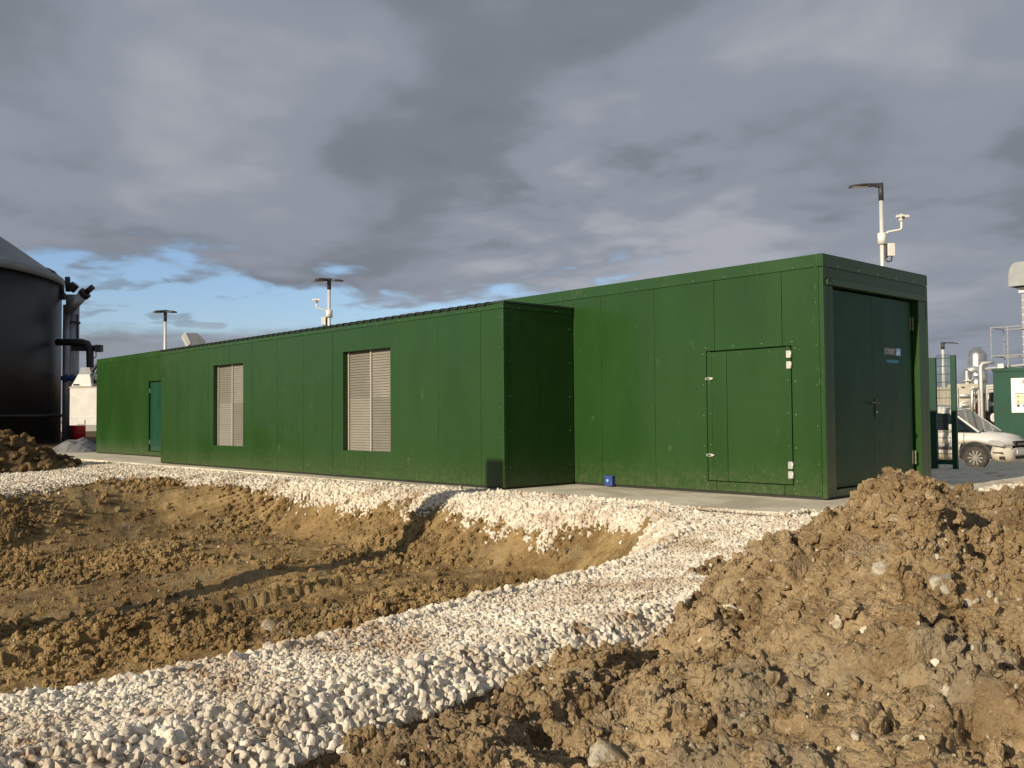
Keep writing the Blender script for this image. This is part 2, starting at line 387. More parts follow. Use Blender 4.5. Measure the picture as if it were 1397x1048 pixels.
def soil_colors(g, p, k=(1, 1, 1)):
    n0 = g.noise(p, .55, 5, .6, .4); n1 = g.noise(p, 2.6, 6, .62, .3); n2 = g.noise(p, 13, 6, .65); n3 = g.noise(p, 60, 4, .6)
    c = g.mix(g.mr(n1, .35, .66), (.155, .106, .050), (.300, .228, .125))
    c = g.mix(g.mr(n0, .45, .62, 0, .6), c, (.215, .150, .070))
    c = g.mix(g.mr(n2, .52, .70, 0, .7), c, (.350, .280, .170))
    c = g.mix(g.mr(n2, .47, .32, 0, .65), c, (.105, .064, .026))
    c = g.mix(g.mr(g.noise(p, .33, 4, .6, .8), .50, .62, 0, .55), c, (.085, .055, .024))
    c = g.mix(g.mr(n3, .62, .70, 0, .55), c, (.47, .40, .27))
    grey = g.noise(g.n('ShaderNodeVectorMath', {0: p, 1: (7, 3, 1)}, operation='ADD').outputs[0], 1.7, 4, .6)
    c = g.mix(g.mr(grey, .56, .68, 0, .6), c, (.225, .195, .130))
    c = g.mix(1.0, c, tuple(k), 'MULTIPLY')
    return c, n0, n1, n2, n3
def soil_fn(strength=1.0, tint=(1, 1, 1)):
    def fn(g, b, t):
        p = g.n('ShaderNodeNewGeometry').outputs['Position']
        c, n0, n1, n2, n3 = soil_colors(g, p, tint)
        link(t, c, b.inputs['Base Color'])
        link(t, g.mr(n1, .35, .65, .55, .9), b.inputs['Roughness'])
        vo = g.n('ShaderNodeTexVoronoi', {'Vector': p, 'Scale': 45.0}, feature='F1').outputs[0]
        h = g.m('ADD', g.m('MULTIPLY', n2, .5), g.m('ADD', g.m('MULTIPLY', n3, .45), g.m('MULTIPLY', vo, -.25)))
        h = g.m('ADD', h, g.m('MULTIPLY', g.noise(p, 170, 3, .6), .15))
        bp = g.n('ShaderNodeBump', {'Height': h, 'Strength': 1.0*strength, 'Distance': .03}); link(t, bp.outputs[0], b.inputs['Normal'])
    return fn
M['soil'] = mat('pit_clay', (.2, .14, .06), .8, 0, .3, soil_fn(1.0, (1.26, 1.17, .97)))
M['mound'] = mat('mound_clay', (.2, .14, .06), .8, 0, .3, soil_fn(1.0, (1.36, 1.34, 1.40)))
def farsoil_fn(g, b, t):
    p = g.n('ShaderNodeNewGeometry').outputs['Position']
    n = g.noise(p, 1.2, 6, .65); n2 = g.noise(p, 6, 5, .6)
    c = g.mix(g.mr(n, .35, .65), (.075, .045, .022), (.17, .11, .05)); c = g.mix(g.mr(n2, .6, .72, 0, .6), c, (.42, .36, .26))
    link(t, c, b.inputs['Base Color'])
    bp = g.n('ShaderNodeBump', {'Height': n2, 'Strength': 1, 'Distance': .08}); link(t, bp.outputs[0], b.inputs['Normal'])
M['farsoil'] = mat('dark_topsoil', (.1, .07, .03), .9, 0, .2, farsoil_fn)
def grav_fn(g, b, t):
    p = g.n('ShaderNodeNewGeometry').outputs['Position']
    n0 = g.noise(p, .8, 5, .6, .3); n1 = g.noise(p, 22, 4, .6); n2 = g.noise(p, 5, 5, .65)
    vo = g.n('ShaderNodeTexVoronoi', {'Vector': p, 'Scale': 26.0}, feature='F1')
    vc = g.n('ShaderNodeSeparateColor', {0: vo.outputs['Color']}).outputs[0]
    c = g.mix(vc, (.58, .51, .39), (.78, .71, .57))
    c = g.mix(g.mr(vo.outputs['Distance'], .018, .035, 0, .55) if False else g.mr(n1, .35, .5, .35, 0), c, (.30, .25, .18))
    c = g.mix(g.m('MULTIPLY', g.mr(n2, .48, .66), g.mr(n0, .42, .60)), c, (.32, .225, .135))
    link(t, c, b.inputs['Base Color'])
    h = g.m('ADD', g.m('MULTIPLY', g.m('POWER', vo.outputs['Distance'], 1.0), -1.0), g.m('MULTIPLY', n1, .3))
    bp = g.n('ShaderNodeBump', {'Height': h, 'Strength': .35, 'Distance': .012}); link(t, bp.outputs[0], b.inputs['Normal'])
M['gravel'] = mat('limestone_gravel_bed', (.55, .5, .42), .9, 0, .2, grav_fn)
def stone_fn(g, b, t):
    p = g.n('ShaderNodeNewGeometry').outputs['Position']
    n0 = g.noise(p, 11, 2, .5); n1 = g.noise(p, 70, 4, .6); n2 = g.noise(p, 1.6, 5, .65, .4)
    c = g.mix(g.mr(n0, .32, .68), (.61, .545, .435), (.83, .77, .655))
    c = g.mix(g.mr(n1, .55, .75, 0, .4), c, (.40, .34, .25))
    c = g.mix(g.m('MULTIPLY', g.mr(n2, .47, .62), g.mr(n0, .42, .60, .30, .95)), c, (.33, .225, .13))
    gr = g.noise(g.n('ShaderNodeVectorMath', {0: p, 1: (5, 9, 2)}, operation='ADD').outputs[0], 17, 2, .5)
    c = g.mix(g.mr(gr, .56, .68, 0, .55), c, (.40, .375, .335))
    link(t, c, b.inputs['Base Color'])
    bp = g.n('ShaderNodeBump', {'Height': n1, 'Strength': .6, 'Distance': .006}); link(t, bp.outputs[0], b.inputs['Normal'])
M['stone'] = mat('limestone', (.6, .55, .46), .85, 0, .3, stone_fn)
def bigstone_fn(g, b, t):
    p = g.n('ShaderNodeNewGeometry').outputs['Position']
    n0 = g.noise(p, 9, 5, .6); n1 = g.noise(p, 50, 4, .6)
    c = g.mix(g.mr(n0, .42, .62), (.28, .215, .125), (.54, .49, .39)); c = g.mix(g.mr(n1, .50, .66, 0, .7), c, (.22, .155, .08))
    link(t, c, b.inputs['Base Color'])
    bp = g.n('ShaderNodeBump', {'Height': g.m('ADD', n0, g.m('MULTIPLY', n1, .5)), 'Strength': .8, 'Distance': .012}); link(t, bp.outputs[0], b.inputs['Normal'])
M['bigstone'] = mat('muddy_limestone', (.5, .45, .35), .85, 0, .3, bigstone_fn)
def slab_fn(g, b, t):
    p = g.n('ShaderNodeNewGeometry').outputs['Position']
    n0 = g.noise(p, 14, 5, .65); n1 = g.noise(p, 55, 4, .6)
    c = g.mix(g.mr(n0, .34, .52), (.27, .21, .13), (.43, .41, .35)); c = g.mix(g.mr(n1, .5, .7, 0, .5), c, (.27, .21, .13))
    link(t, c, b.inputs['Base Color'])
    bp = g.n('ShaderNodeBump', {'Height': g.m('ADD', n0, g.m('MULTIPLY', n1, .5)), 'Strength': .8, 'Distance': .012}); link(t, bp.outputs[0], b.inputs['Normal'])
M['slab'] = mat('grey_slab_stone', (.34, .31, .24), .8, 0, .3, slab_fn)

# ------------------------------------------------------------------ object helpers
def tag(o, label=None, cat=None, group=None, kind=None):
    for k, v in (('label', label), ('category', cat), ('group', group), ('kind', kind)):
        if v: o[k] = v
    return o
def empty(name, loc=(0, 0, 0), rz=0, **kw):
    o = bpy.data.objects.new(name, None); COL.objects.link(o); o.location = loc; o.rotation_euler = (0, 0, rz); o.empty_display_size = .2
    return tag(o, **kw)
class MB:
    def __init__(s): s.v = []; s.f = []
    def add(s, vs, fs):
        k = len(s.v); s.v += [tuple(float(c) for c in v) for v in vs]; s.f += [tuple(i+k for i in f) for f in fs]; return s
    def box(s, x0, y0, z0, x1, y1, z1):
        v = [(x, y, z) for x in (x0, x1) for y in (y0, y1) for z in (z0, z1)]
        return s.add(v, [(0, 1, 3, 2), (4, 6, 7, 5), (0, 4, 5, 1), (2, 3, 7, 6), (0, 2, 6, 4), (1, 5, 7, 3)])
    def prism(s, poly, axis, d0, d1):
        n = len(poly)
        def P(u, w, d): return {'x': (d, u, w), 'y': (u, d, w), 'z': (u, w, d)}[axis]
        v = [P(u, w, d0) for u, w in poly]+[P(u, w, d1) for u, w in poly]
        return s.add(v, [tuple(range(n)), tuple(range(2*n-1, n-1, -1))]+[(i, (i+1) % n, n+(i+1) % n, n+i) for i in range(n)])
    def cyl(s, p0, p1, r0, r1=None, n=16, caps=True):
        r1 = r0 if r1 is None else r1; p0, p1 = Vector(p0), Vector(p1); a = (p1-p0).normalized()
        u = a.orthogonal().normalized(); w = a.cross(u); v = []
        for p, r in ((p0, r0), (p1, r1)):
            v += [p+(u*math.cos(t)+w*math.sin(t))*r for t in [2*math.pi*i/n for i in range(n)]]
        f = [(i, (i+1) % n, n+(i+1) % n, n+i) for i in range(n)]
        if caps: f += [tuple(range(n-1, -1, -1)), tuple(range(n, 2*n))]
        return s.add(v, f)
    def tube(s, pts, r, n=10):
        pts = [Vector(p) for p in pts]; v = []; up = Vector((0, 0, 1)); pu = None
        for i, p in enumerate(pts):
            d = (pts[min(i+1, len(pts)-1)]-pts[max(i-1, 0)]).normalized()
            if pu is None: pu = d.orthogonal().normalized()
            pu = (pu-d*pu.dot(d)).normalized(); w = d.cross(pu)
            rr = r[i] if isinstance(r, (list, tuple)) else r
            v += [p+(pu*math.cos(2*math.pi*k/n)+w*math.sin(2*math.pi*k/n))*rr for k in range(n)]
        f = [(a*n+k, a*n+(k+1) % n, (a+1)*n+(k+1) % n, (a+1)*n+k) for a in range(len(pts)-1) for k in range(n)]
        f += [tuple(range(n-1, -1, -1)), tuple(range((len(pts)-1)*n, len(pts)*n))]
        return s.add(v, f)
    def lathe(s, c, prof, n=32):
        v = [(c[0]+r*math.cos(2*math.pi*k/n), c[1]+r*math.sin(2*math.pi*k/n), c[2]+z) for r, z in prof for k in range(n)]
        f = [(a*n+k, a*n+(k+1) % n, (a+1)*n+(k+1) % n, (a+1)*n+k) for a in range(len(prof)-1) for k in range(n)]
        f += [tuple(range(n-1, -1, -1)), tuple(range((len(prof)-1)*n, len(prof)*n))]
        return s.add(v, f)
    def build(s, name, m, parent=None, smooth=False, bevel=0, **kw):
        me = bpy.data.meshes.new(name); me.from_pydata(s.v, [], s.f)
        bm = bmesh.new(); bm.from_mesh(me); bmesh.ops.recalc_face_normals(bm, faces=bm.faces); bm.to_mesh(me); bm.free()
        me.materials.append(m)
        if smooth:
            me.polygons.foreach_set('use_smooth', [len(p.vertices) == 4 for p in me.polygons])
        o = bpy.data.objects.new(name, me); COL.objects.link(o); o.parent = parent
        if bevel:
            b = o.modifiers.new('bevel', 'BEVEL'); b.width = bevel; b.segments = 2; b.limit_method = 'ANGLE'
        return tag(o, **kw)
def dup(o, parent, **kw):
    c = o.copy(); COL.objects.link(c); c.parent = parent; return tag(c, **kw)
def np_mesh(name, V, F, m, smooth=True):
    me = bpy.data.meshes.new(name); me.vertices.add(len(V)); me.vertices.foreach_set('co', V.astype(np.float32).ravel())
    me.loops.add(F.size); me.loops.foreach_set('vertex_index', F.astype(np.int32).ravel())
    me.polygons.add(len(F)); k = F.shape[1]
    me.polygons.foreach_set('loop_start', np.arange(0, F.size, k, dtype=np.int32)); 
    me.polygons.foreach_set('use_smooth', np.full(len(F), smooth)); me.update(calc_edges=True); me.validate()
    me.materials.append(m); o = bpy.data.objects.new(name, me); COL.objects.link(o); return o

# ------------------------------------------------------------------ terrain mesh (one sheet, split by surface)
c0 = YAW
th = np.concatenate([np.linspace(c0-math.pi, c0-rad(34), 50)[:-1], np.linspace(c0-rad(34), c0+rad(34), 800), np.linspace(c0+rad(34), c0+math.pi, 50)[1:]])
rr_ = np.concatenate([np.linspace(.05, 1.9, 14)[:-1], np.geomspace(1.9, 9, 430)[:-1], np.geomspace(9, 32, 210)[:-1], np.geomspace(32, 6000, 50)])
TH, RR = np.meshgrid(th, rr_, indexing='ij')
gx, gy = (-np.sin(TH)*RR).ravel(), (np.cos(TH)*RR).ravel()
GP, GZ, GN = full_pos(gx, gy)
nT, nR = len(th), len(rr_)
idx = np.arange(nT*nR).reshape(nT, nR)
Q = np.stack([idx[:-1, :-1], idx[1:, :-1], idx[1:, 1:], idx[:-1, 1:]], -1).reshape(-1, 4)[:, ::-1]
qz = GZ[Q].max(1); qg = GZ[Q].min(1)
def sub(name, mask, m):
    F = Q[mask]; u, inv_ = np.unique(F, return_inverse=True); return np_mesh(name, GP[u], inv_.reshape(F.shape), m)
ground = tag(sub('ground', qz == 1, M['soil']), kind='structure')
mound = tag(sub('soil_mound', qz == 2, M['mound']), kind='structure')
far_ground = tag(sub('topsoil', qz == 3, M['farsoil']), kind='structure')
gravel_path = tag(sub('gravel_path', qz == 0, M['gravel']), kind='structure')

# ------------------------------------------------------------------ concrete apron
mb = MB()
mb.prism([(-32.6, 8.25), (-30, 8.33), (-24, 8.36), (-16, 8.40), (-10.2, 8.36), (-8.0, 8.38), (-6.2, 8.46), (-5.25, 8.62), (-5.12, 9.1), (-5.2, 11), (-5.1, 13.4), (-32.6, 13.4)], 'z', -.3, 0.0)
mb.build('concrete_pad', M['concrete'], kind='structure', bevel=.012)

# ------------------------------------------------------------------ the green plant building
B = empty('plant_building', (-17.9, 11.4, 0), label='long dark green panel-clad plant building with two louvred windows and doors', cat='building')
OFF = Vector((17.9, -11.4, 0))
def part(mb, name, m, parent=None, **kw):
    mb.v = [tuple(Vector(v)+OFF) for v in mb.v]
    return mb.build(name, m, parent or B, **kw)
GAP = .003
def columns(xs, z0, z1, hole, y0, y1, name='wall_panel', m=None):
    """cladding sheets 1 m wide; 'hole' = (x0,x1,z0,z1) is cut from them"""
    for a, b in zip(xs[:-1], xs[1:]):
        a += GAP; b -= GAP
        holes = [h for h in hole if h[0] < b-.01 and h[1] > a+.01]
        polys = [[(a, z0), (b, z0), (b, z1), (a, z1)]]
        if holes:
            h = holes[0]; hx0, hx1, hz0, hz1 = h
            if hx0 <= a+.01 and hx1 >= b-.01: polys = [[(a, z0), (b, z0), (b, hz0), (a, hz0)], [(a, hz1), (b, hz1), (b, z1), (a, z1)]]
            elif hx0 > a: polys = [[(a, z0), (b, z0), (b, hz0), (hx0, hz0), (hx0, hz1), (b, hz1), (b, z1), (a, z1)]]
            else: polys = [[(a, z0), (b, z0), (b, z1), (a, z1), (a, hz1), (hx1, hz1), (hx1, hz0), (a, hz0)]]
        ka, kb = random.uniform(-.0035, .0035), random.uniform(-.0008, .0008)        # no two sheets sit quite flush
        for p in polys:
            q = MB().prism(p, 'y', y0, y1); q.v = [(x, y+ka*(x-(a+b)/2)+kb*(z-1.4), z) for x, y, z in q.v]
            part(q, name, m or M['green'], bevel=.003)
# core (dark, only seen in joints) built as separate slabs so that recesses stay open
part(MB().box(XC+.1, YA+.20, .0, XA-.30, YA+WA-.07, HA-.1), 'inner_frame', M['gap'])
part(MB().box(XBL+.08, YB+.22, .0, XB-.07, YA+.1, HB-.1), 'inner_frame', M['gap'])
xsA = [XB+.0, -9.17, -8.19, -7.20, -6.21, XA-.055]
hatch = (-7.335, -6.085, .155, 1.84)
columns(xsA, .035, HA-.155, [hatch], YA, YA+.06)
xsC = [XC+.055]+[-29.9, -28.96, -28.0, -27.0, -26.06, -25.0, -24.0, -23.0, -22.0, XBL-.01]
pdoor = (-26.06, -25.0, .14, 2.08)
columns(xsC, .035, HA-.155, [pdoor], YA, YA+.06)
xsB = [XBL+.055, -20.72, -20.22, -19.18, -18.18, -17.18, -16.17, -15.20, -14.20, -13.19, -12.20, -11.21, -10.22, XB-.05]
w1 = (-18.93, -17.57, .46, 2.145); w2 = (-13.86, -12.455, .46, 2.145)
columns(xsB, .035, HB-.11, [w1, w2], YB, YB+.06)
columns([XBL-.01]+[-20.7, -19.7, -18.7, -17.7, -16.7, -15.7, -14.7, -13.7, -12.7, -11.7, -10.7, XB], HB-.20, HA-.155, [], YA, YA+.06)
# return wall of the front section
for a, b in ((YB+.055, 9.40), (9.40, YA-.003)):
    part(MB().box(XB-.06, a+GAP, .035, XB, b-GAP, HB-.11), 'wall_panel', M['green'], bevel=.003)
# far left end and rear walls
for a, b in zip([YA+.055, 11.0, 11.9], [11.0, 11.9, YA+WA-.055]):
    part(MB().box(XC, a+GAP, .035, XC+.06, b-GAP, HA-.155), 'wall_panel', M['green'], bevel=.003)
xr = list(np.linspace(XC+.055, XA-.055, 25))
columns(xr, .035, HA-.155, [], YA+WA-.06, YA+WA, 'wall_panel')
part(MB().box(XBL, YB+.055, .035, XBL+.06, YA-.003, HB-.11), 'wall_panel', M['green'], bevel=.003)
# corner trims, eaves trims, base rail
T = M['green_trim']
for bx in ((XA-.052, YA-.004, .02, XA+.004, YA+.052, HA-.158), (XC-.004, YA-.004, .02, XC+.052, YA+.052, HA-.158), (XC-.004, YA+WA-.052, .02, XC+.052, YA+WA+.004, HA-.158),
           (XB-.048, YB-.004, .02, XB+.004, YB+.052, HB-.112), (XBL-.004, YB-.004, .02, XBL+.052, YB+.052, HB-.112)):
    part(MB().box(*bx), 'corner_trim', T, bevel=.003)
for bx in ((XB+.002, YA-.006, HA-.152, XA+.006, YA+.05, HA), (XC-.006, YA-.006, HA-.152, XB, YA+.05, HA), (XC-.006, YA+WA-.05, HA-.152, XA+.006, YA+WA+.006, HA), (XC-.006, YA+.052, HA-.152, XC+.05, YA+WA-.052, HA),
           (XBL-.006, YB-.006, HB-.107, XB+.006, YB+.05, HB-.018)):
    part(MB().box(*bx), 'eaves_trim', T, bevel=.004)
part(MB().box(XB-.05, YB+.053, HB-.107, XB+.006, YA-.008, HB-.03), 'eaves_trim', T, bevel=.004)
part(MB().box(XB-.35, YB-.02, HB-.028, XB+.03, YA-.008, HB-.002), 'verge_flashing', M['roofsheet'], bevel=.003)
part(MB().box(XC+.02, YA+.02, .001, XA-.03, YA+.05, .034).box(XBL+.02, YB+.02, .001, XB-.03, YB+.05, .034).box(XB-.05, YB+.052, .001, XB-.02, YA+.0, .034).box(XA-.05, YA+.055, .001, XA-.03, YA+WA-.02, .034), 'base_rail', M['gap'])
# roofs
part(MB().box(XC+.04, YA+.04, HA-.14, XA-.04, YA+WA-.04, HA-.02), 'roof', M['roofsheet'])
# ribbed roof sheet of the front section: trapezoid ribs whose open ends show along the eaves
prof = []; x = XBL-.02; per = .207
while x < XB-.36:
    prof += [(x, 0), (x+.05, 0), (x+.075, .034), (x+.150, .034), (x+.175, 0)]; x += per
zr = HB-.030
vs = []; fs = []
for i, (px_, pz_) in enumerate(prof):
    for y_, dz_ in ((YB-.045, 0), (YA-.008, .05)):
        vs += [(px_, y_, zr+pz_+dz_), (px_, y_, zr+pz_+dz_-.006)]
for i in range(len(prof)-1):
    a = i*4; b = a+4
    fs += [(a, b, b+2, a+2), (a+1, a+3, b+3, b+1), (a, a+1, b+1, b), (a+2, b+2, b+3, a+3)]
part(MB().add(vs, fs), 'ribbed_roof_sheet', M['roofsheet'])
x = XBL-.02
fl0 = part(MB().box(x+.078, YB-.030, zr-.004, x+.147, YB-.022, zr+.026), 'rib_gap_dark', M['black'])  # black pieces stand in for the dark hollows under the ribs
for k in range(1, int((XB-.4-x)/per)+1): dup(fl0, B).location.x = k*per
# rivets
riv = MB()
def rivet(x, y, z, ax, s=.006):
    d = Vector({'y': (0, -1, 0), 'x': (1, 0, 0)}[ax]); p = Vector((x, y, z)); riv.cyl(p, p+d*.006, s, s*.6, 6)
for x in np.arange(XB+.25, XA, .49): rivet(x, YA-.006, HA-.125, 'y')
for x in np.arange(XC+.2, XBL, .49): rivet(x, YA-.006, HA-.125, 'y')
for x in np.arange(XBL+.2, XB, .49): rivet(x, YB-.006, HB-.085, 'y')
for z in (2.74, 2.53, 2.50, 2.33, 1.83, 1.35, .87, .42, .07): rivet(XA-.10, YA, z, 'y')
for z in np.arange(.3, 2.5, .42): rivet(XB-.09, YB, z, 'y', .006); rivet(XC+.1, YA, z, 'y', .006)
for y in np.arange(YB+.3, YA, .37): rivet(XB+.006, y, HB-.085, 'x', .009)
for z in np.arange(.3, 2.5, .5): rivet(XB, YB+.12, z, 'x', .005); rivet(XB, YA-.08, z, 'x', .005)
for y in np.arange(YA+.35, YA+WA, .5): rivet(XA+.008, y, HA-.125, 'x', .006)
hx0, hx1, hz0, hz1 = hatch
for z in np.arange(hz0+.05, hz1, .40): rivet(hx0-.045, YA, z, 'y', .007); rivet(hx1+.045, YA, z, 'y', .008); rivet(hx0+.055, YA-.001, z+.02, 'y', .006); rivet(hx1-.055, YA-.001, z+.02, 'y', .006)
for x in np.arange(hx0+.0, hx1+.1, .42): rivet(x, YA, hz1+.045, 'y', .008); rivet(x, YA, hz0-.045, 'y', .007); rivet(x+.1, YA-.001, hz1-.06, 'y', .005); rivet(x+.1, YA-.001, hz0+.06, 'y', .005)
for x in np.arange(-9.5, XA, .43): rivet(x, YA, .06, 'y', .006)
part(riv, 'rivet', M['bolt'], kind='stuff')
# service hatch in the long wall
part(MB().box(hx0-.02, YA+.10, hz0-.02, hx1+.02, YA+.13, hz1+.02), 'hatch_rebate', M['gap'])
hd = part(MB().box(hx0+.012, YA-.001, hz0+.010, -7.02-.003, YA+.09, hz1-.016).box(-7.02+.003, YA-.001, hz0+.010, hx1-.014, YA+.09, hz1-.016), 'hatch_door', M['green'], bevel=.004, label='square service hatch with two latches and four hinges')
tr = MB()
tr.box(hx0+.075, YA-.006, hz0+.075, hx0+.087, YA-.0015, hz1-.05).box(hx0+.089, YA-.006, hz0+.063, hx1-.02, YA-.0015, hz0+.075)
part(tr, 'hatch_bead', T)
for z in (1.479, .491):
    l = MB(); n = 14
    l.prism([(-7.275+.062*math.cos(t), z+.020*math.sin(t)) for t in [2*math.pi*i/n for i in range(n)]], 'y', YA-.030, YA-.002)
    part(l, 'latch', M['latch'], bevel=.006)
    part(MB().box(-7.31, YA-.036, z-.010, -7.262, YA-.031, z+.010), 'latch_lever', M['signdark'])
for z, mm in ((1.735, 'latch'), (1.605, 'latch'), (.396, 'galv'), (.281, 'galv')):
    part(MB().box(-6.150, YA-.022, z-.045, -6.092, YA-.002, z+.045), 'hinge', M[mm], bevel=.006)
    part(MB().cyl((-6.085, YA-.018, z-.042), (-6.085, YA-.018, z+.042), .009), 'hinge_pin', M['galv'], smooth=True)
# personnel door at the far end
x0, x1, z0, z1 = pdoor
part(MB().box(x0-.01, YA+.13, z0-.02, x1+.02, YA+.16, z1+.02), 'door_rebate', M['gap'])
pd = part(MB().box(x0+.035, YA+.035, z0+.012, x1-.02, YA+.08, z1-.03), 'door', M['door_green'], bevel=.004, label='narrow blue green personnel door half hidden by the front section')
for zz in (z0+.20, z1-.32): part(MB().box(x0+.02, YA+.01, zz, x0+.034, YA+.03, zz+.12), 'hinge', M['galv'])
part(MB().box(-21.83, YB+.40, 1.0, -21.71, YB+.43, 1.16), 'handle', M['galv'])
# blue socket box at the foot of the wall
bb = part(MB().box(-9.075, YA-.07, .012, -8.93, YA-.002, .16), 'socket_box', M['bluebox'], bevel=.01)
part(MB().cyl((-9.002, YA-.07, .09), (-9.002, YA-.085, .09), .022, n=14), 'socket_cap', M['signblue'])
# louvred windows
def louvre(w):
    x0, x1, z0, z1 = w; D = .115
    fr = MB()
    fr.box(x0-.02, YB+.061, z0-.02, x0-.001, YB+.20, z1+.02).box(x1+.001, YB+.061, z0-.02, x1+.02, YB+.20, z1+.02)
    fr.box(x0, YB+.061, z1+.001, x1, YB+.20, z1+.02).box(x0, YB+.061, z0-.02, x1, YB+.20, z0-.001)
    L = part(fr, 'louvre_window', M['green'])
    part(MB().box(x0, YB+.195, z0, x1, YB+.20, z1), 'back_sheet', M['slat2'], L)
    mid = (x0+x1)/2+.0
    for xx, ww in ((x0+.022, .028), (mid, .034), (x1-.012, .012)):
        part(MB().box(xx-ww/2, YB+D-.022, z0, xx+ww/2, YB+D+.03, z1), 'mullion', M['mull'], L, bevel=.003)
    tint = {}
    n = 38; ph = (z1-z0)/n
    for s, (a, b) in enumerate(((x0+.036, mid-.017), (mid+.017, x1-.018))):
        pr = None
        for k in range(n):
            key = (s, (k > n*.5))
            mt = M['slat'] if (s+(k > n*.5)) % 2 == 0 else M['slat2']
            if pr is None or tint.get('m') is not mt:
                pr0 = [(YB+D, .003), (YB+D+.004, 0), (YB+D+.022, ph*.97), (YB+D+.018, ph*.97+.003)]
                pr = MB().prism(pr0, 'x', a, b); 
                pr.v = [tuple(Vector(v)+OFF) for v in pr.v]
                o = pr.build('slat', mt, L); pr = o; tint['m'] = mt; o.location.z = z0+k*ph
            else:
                o = dup(pr, L); o.location.z = z0+k*ph
    return L
louvre(w1); louvre(w2)
# gable end facing the camera's right: header, drip ledge, posts, sill and double door
yl, yr_ = YA+.225, YA+WA-.27
part(MB().box(XA-.06, YA+.055, 2.60, XA, YA+WA-.055, HA-.155), 'header_panel', M['green'], bevel=.003)
part(MB().box(XA-.05, YA+.0525, HA-.152, XA+.006, YA+WA-.0525, HA), 'eaves_trim', T, bevel=.004)
part(MB().box(XA-.12, YA+.058, 2.535, XA+.030, YA+WA-.058, 2.598), 'drip_ledge', T, bevel=.006)
part(MB().cyl((XA+.022, YA+.11, 2.60), (XA+.034, YA+.11, 2.60), .022, n=12), 'cable_gland', M['black'])
part(MB().box(XA-.30, YA+.055, .035, XA, yl, 2.533), 'door_post', M['green'], bevel=.004)
part(MB().box(XA-.30, yr_, .035, XA, YA+WA-.055, 2.533), 'door_post', M['green_trim'], bevel=.004)
part(MB().box(XA-.052, YA+WA-.052, .02, XA+.004, YA+WA+.004, HA-.158), 'corner_trim', T, bevel=.003)
part(MB().box(XA-.30, yl+.002, .035, XA-.004, yr_-.002, .115), 'door_sill', T, bevel=.004)
ym = (yl+yr_)/2-.05
dxf = XA-.07
leafs = []
for a, b in ((yl+.012, ym-.0015), (ym+.0015, yr_-.10)):
    leafs.append(part(MB().box(dxf-.06, a, .128, dxf, b, 2.51), 'door_leaf', M['end_green'], bevel=.0015))
part(MB().box(dxf-.14, yr_-.098, .12, dxf-.062, yr_-.002, 2.52), 'door_rebate', M['gap'])
L = leafs[1]
hy = ym+.055
part(MB().box(dxf, hy-.02, .96, dxf+.010, hy+.02, 1.20), 'handle_plate', M['lamp'], L, bevel=.004)
part(MB().tube([(dxf+.01, hy, 1.14), (dxf+.05, hy, 1.14), (dxf+.055, hy-.02, 1.14), (dxf+.052, hy-.16, 1.148)], .010, 8), 'handle', M['lamp'], L, smooth=True)
part(MB().cyl((dxf+.01, hy, 1.03), (dxf+.022, hy, 1.03), .014, n=12), 'lock_cylinder', M['latch'], L)
for z in (2.22, .42):
    hg = MB()
    for k in range(3): hg.cyl((dxf+.018, yr_-.07, z-.09+k*.062), (dxf+.018, yr_-.07, z-.034+k*.062), .011, n=10)
    hg.box(dxf+.0005, yr_-.125, z-.09, dxf+.006, yr_-.102, z+.09)
    part(hg, 'hinge', M['dullbrass'], smooth=False)
# sticker on the right leaf
def text_obj(name, s, size, m, loc, rot, parent, depth=.0012, sx=1.0, bold=0.0):
    cu = bpy.data.curves.new(name, 'FONT'); cu.body = s; cu.size = size; cu.extrude = depth; cu.align_x = 'LEFT'; cu.offset = bold
    tmp = bpy.data.objects.new('tmp', cu); COL.objects.link(tmp); bpy.context.view_layer.update()
    me = bpy.data.meshes.new_from_object(tmp.evaluated_get(bpy.context.evaluated_depsgraph_get())); bpy.data.objects.remove(tmp)
    me.materials.append(m) if not me.materials else me.materials.__setitem__(0, m)
    o = bpy.data.objects.new(name, me); COL.objects.link(o); o.location = loc; o.rotation_euler = rot; o.scale = (sx, 1, 1); o.parent = parent; return o
sg = part(MB().box(dxf+.0005, 11.735, 1.765, dxf+.003, 12.205, 1.872), 'door_sticker', M['signdark'], L)
part(MB().box(dxf+.0035, 12.075, 1.768, dxf+.0045, 12.202, 1.869), 'sticker_blue_field', M['signblue'], sg) if False else part(MB().box(dxf+.0035, 12.075, 1.768, dxf+.0045, 12.202, 1.869), 'sticker_blue_field', M['signblue'], L)
text_obj('lettering', 'DORSET', .098, M['signgrey'], tuple(Vector((dxf+.004, 11.742, 1.785))+OFF), (rad(90), 0, rad(90)), L, .0008, .82, .002)
text_obj('lettering', '28', .095, M['signwhite'], tuple(Vector((dxf+.0055, 12.086, 1.785))+OFF), (rad(90), 0, rad(90)), L, .0008, .9, .001)
part(MB().box(dxf+.0005, 11.805, 1.672, dxf+.003, 12.135, 1.712), 'sticker_strip', M['signteal'], L)
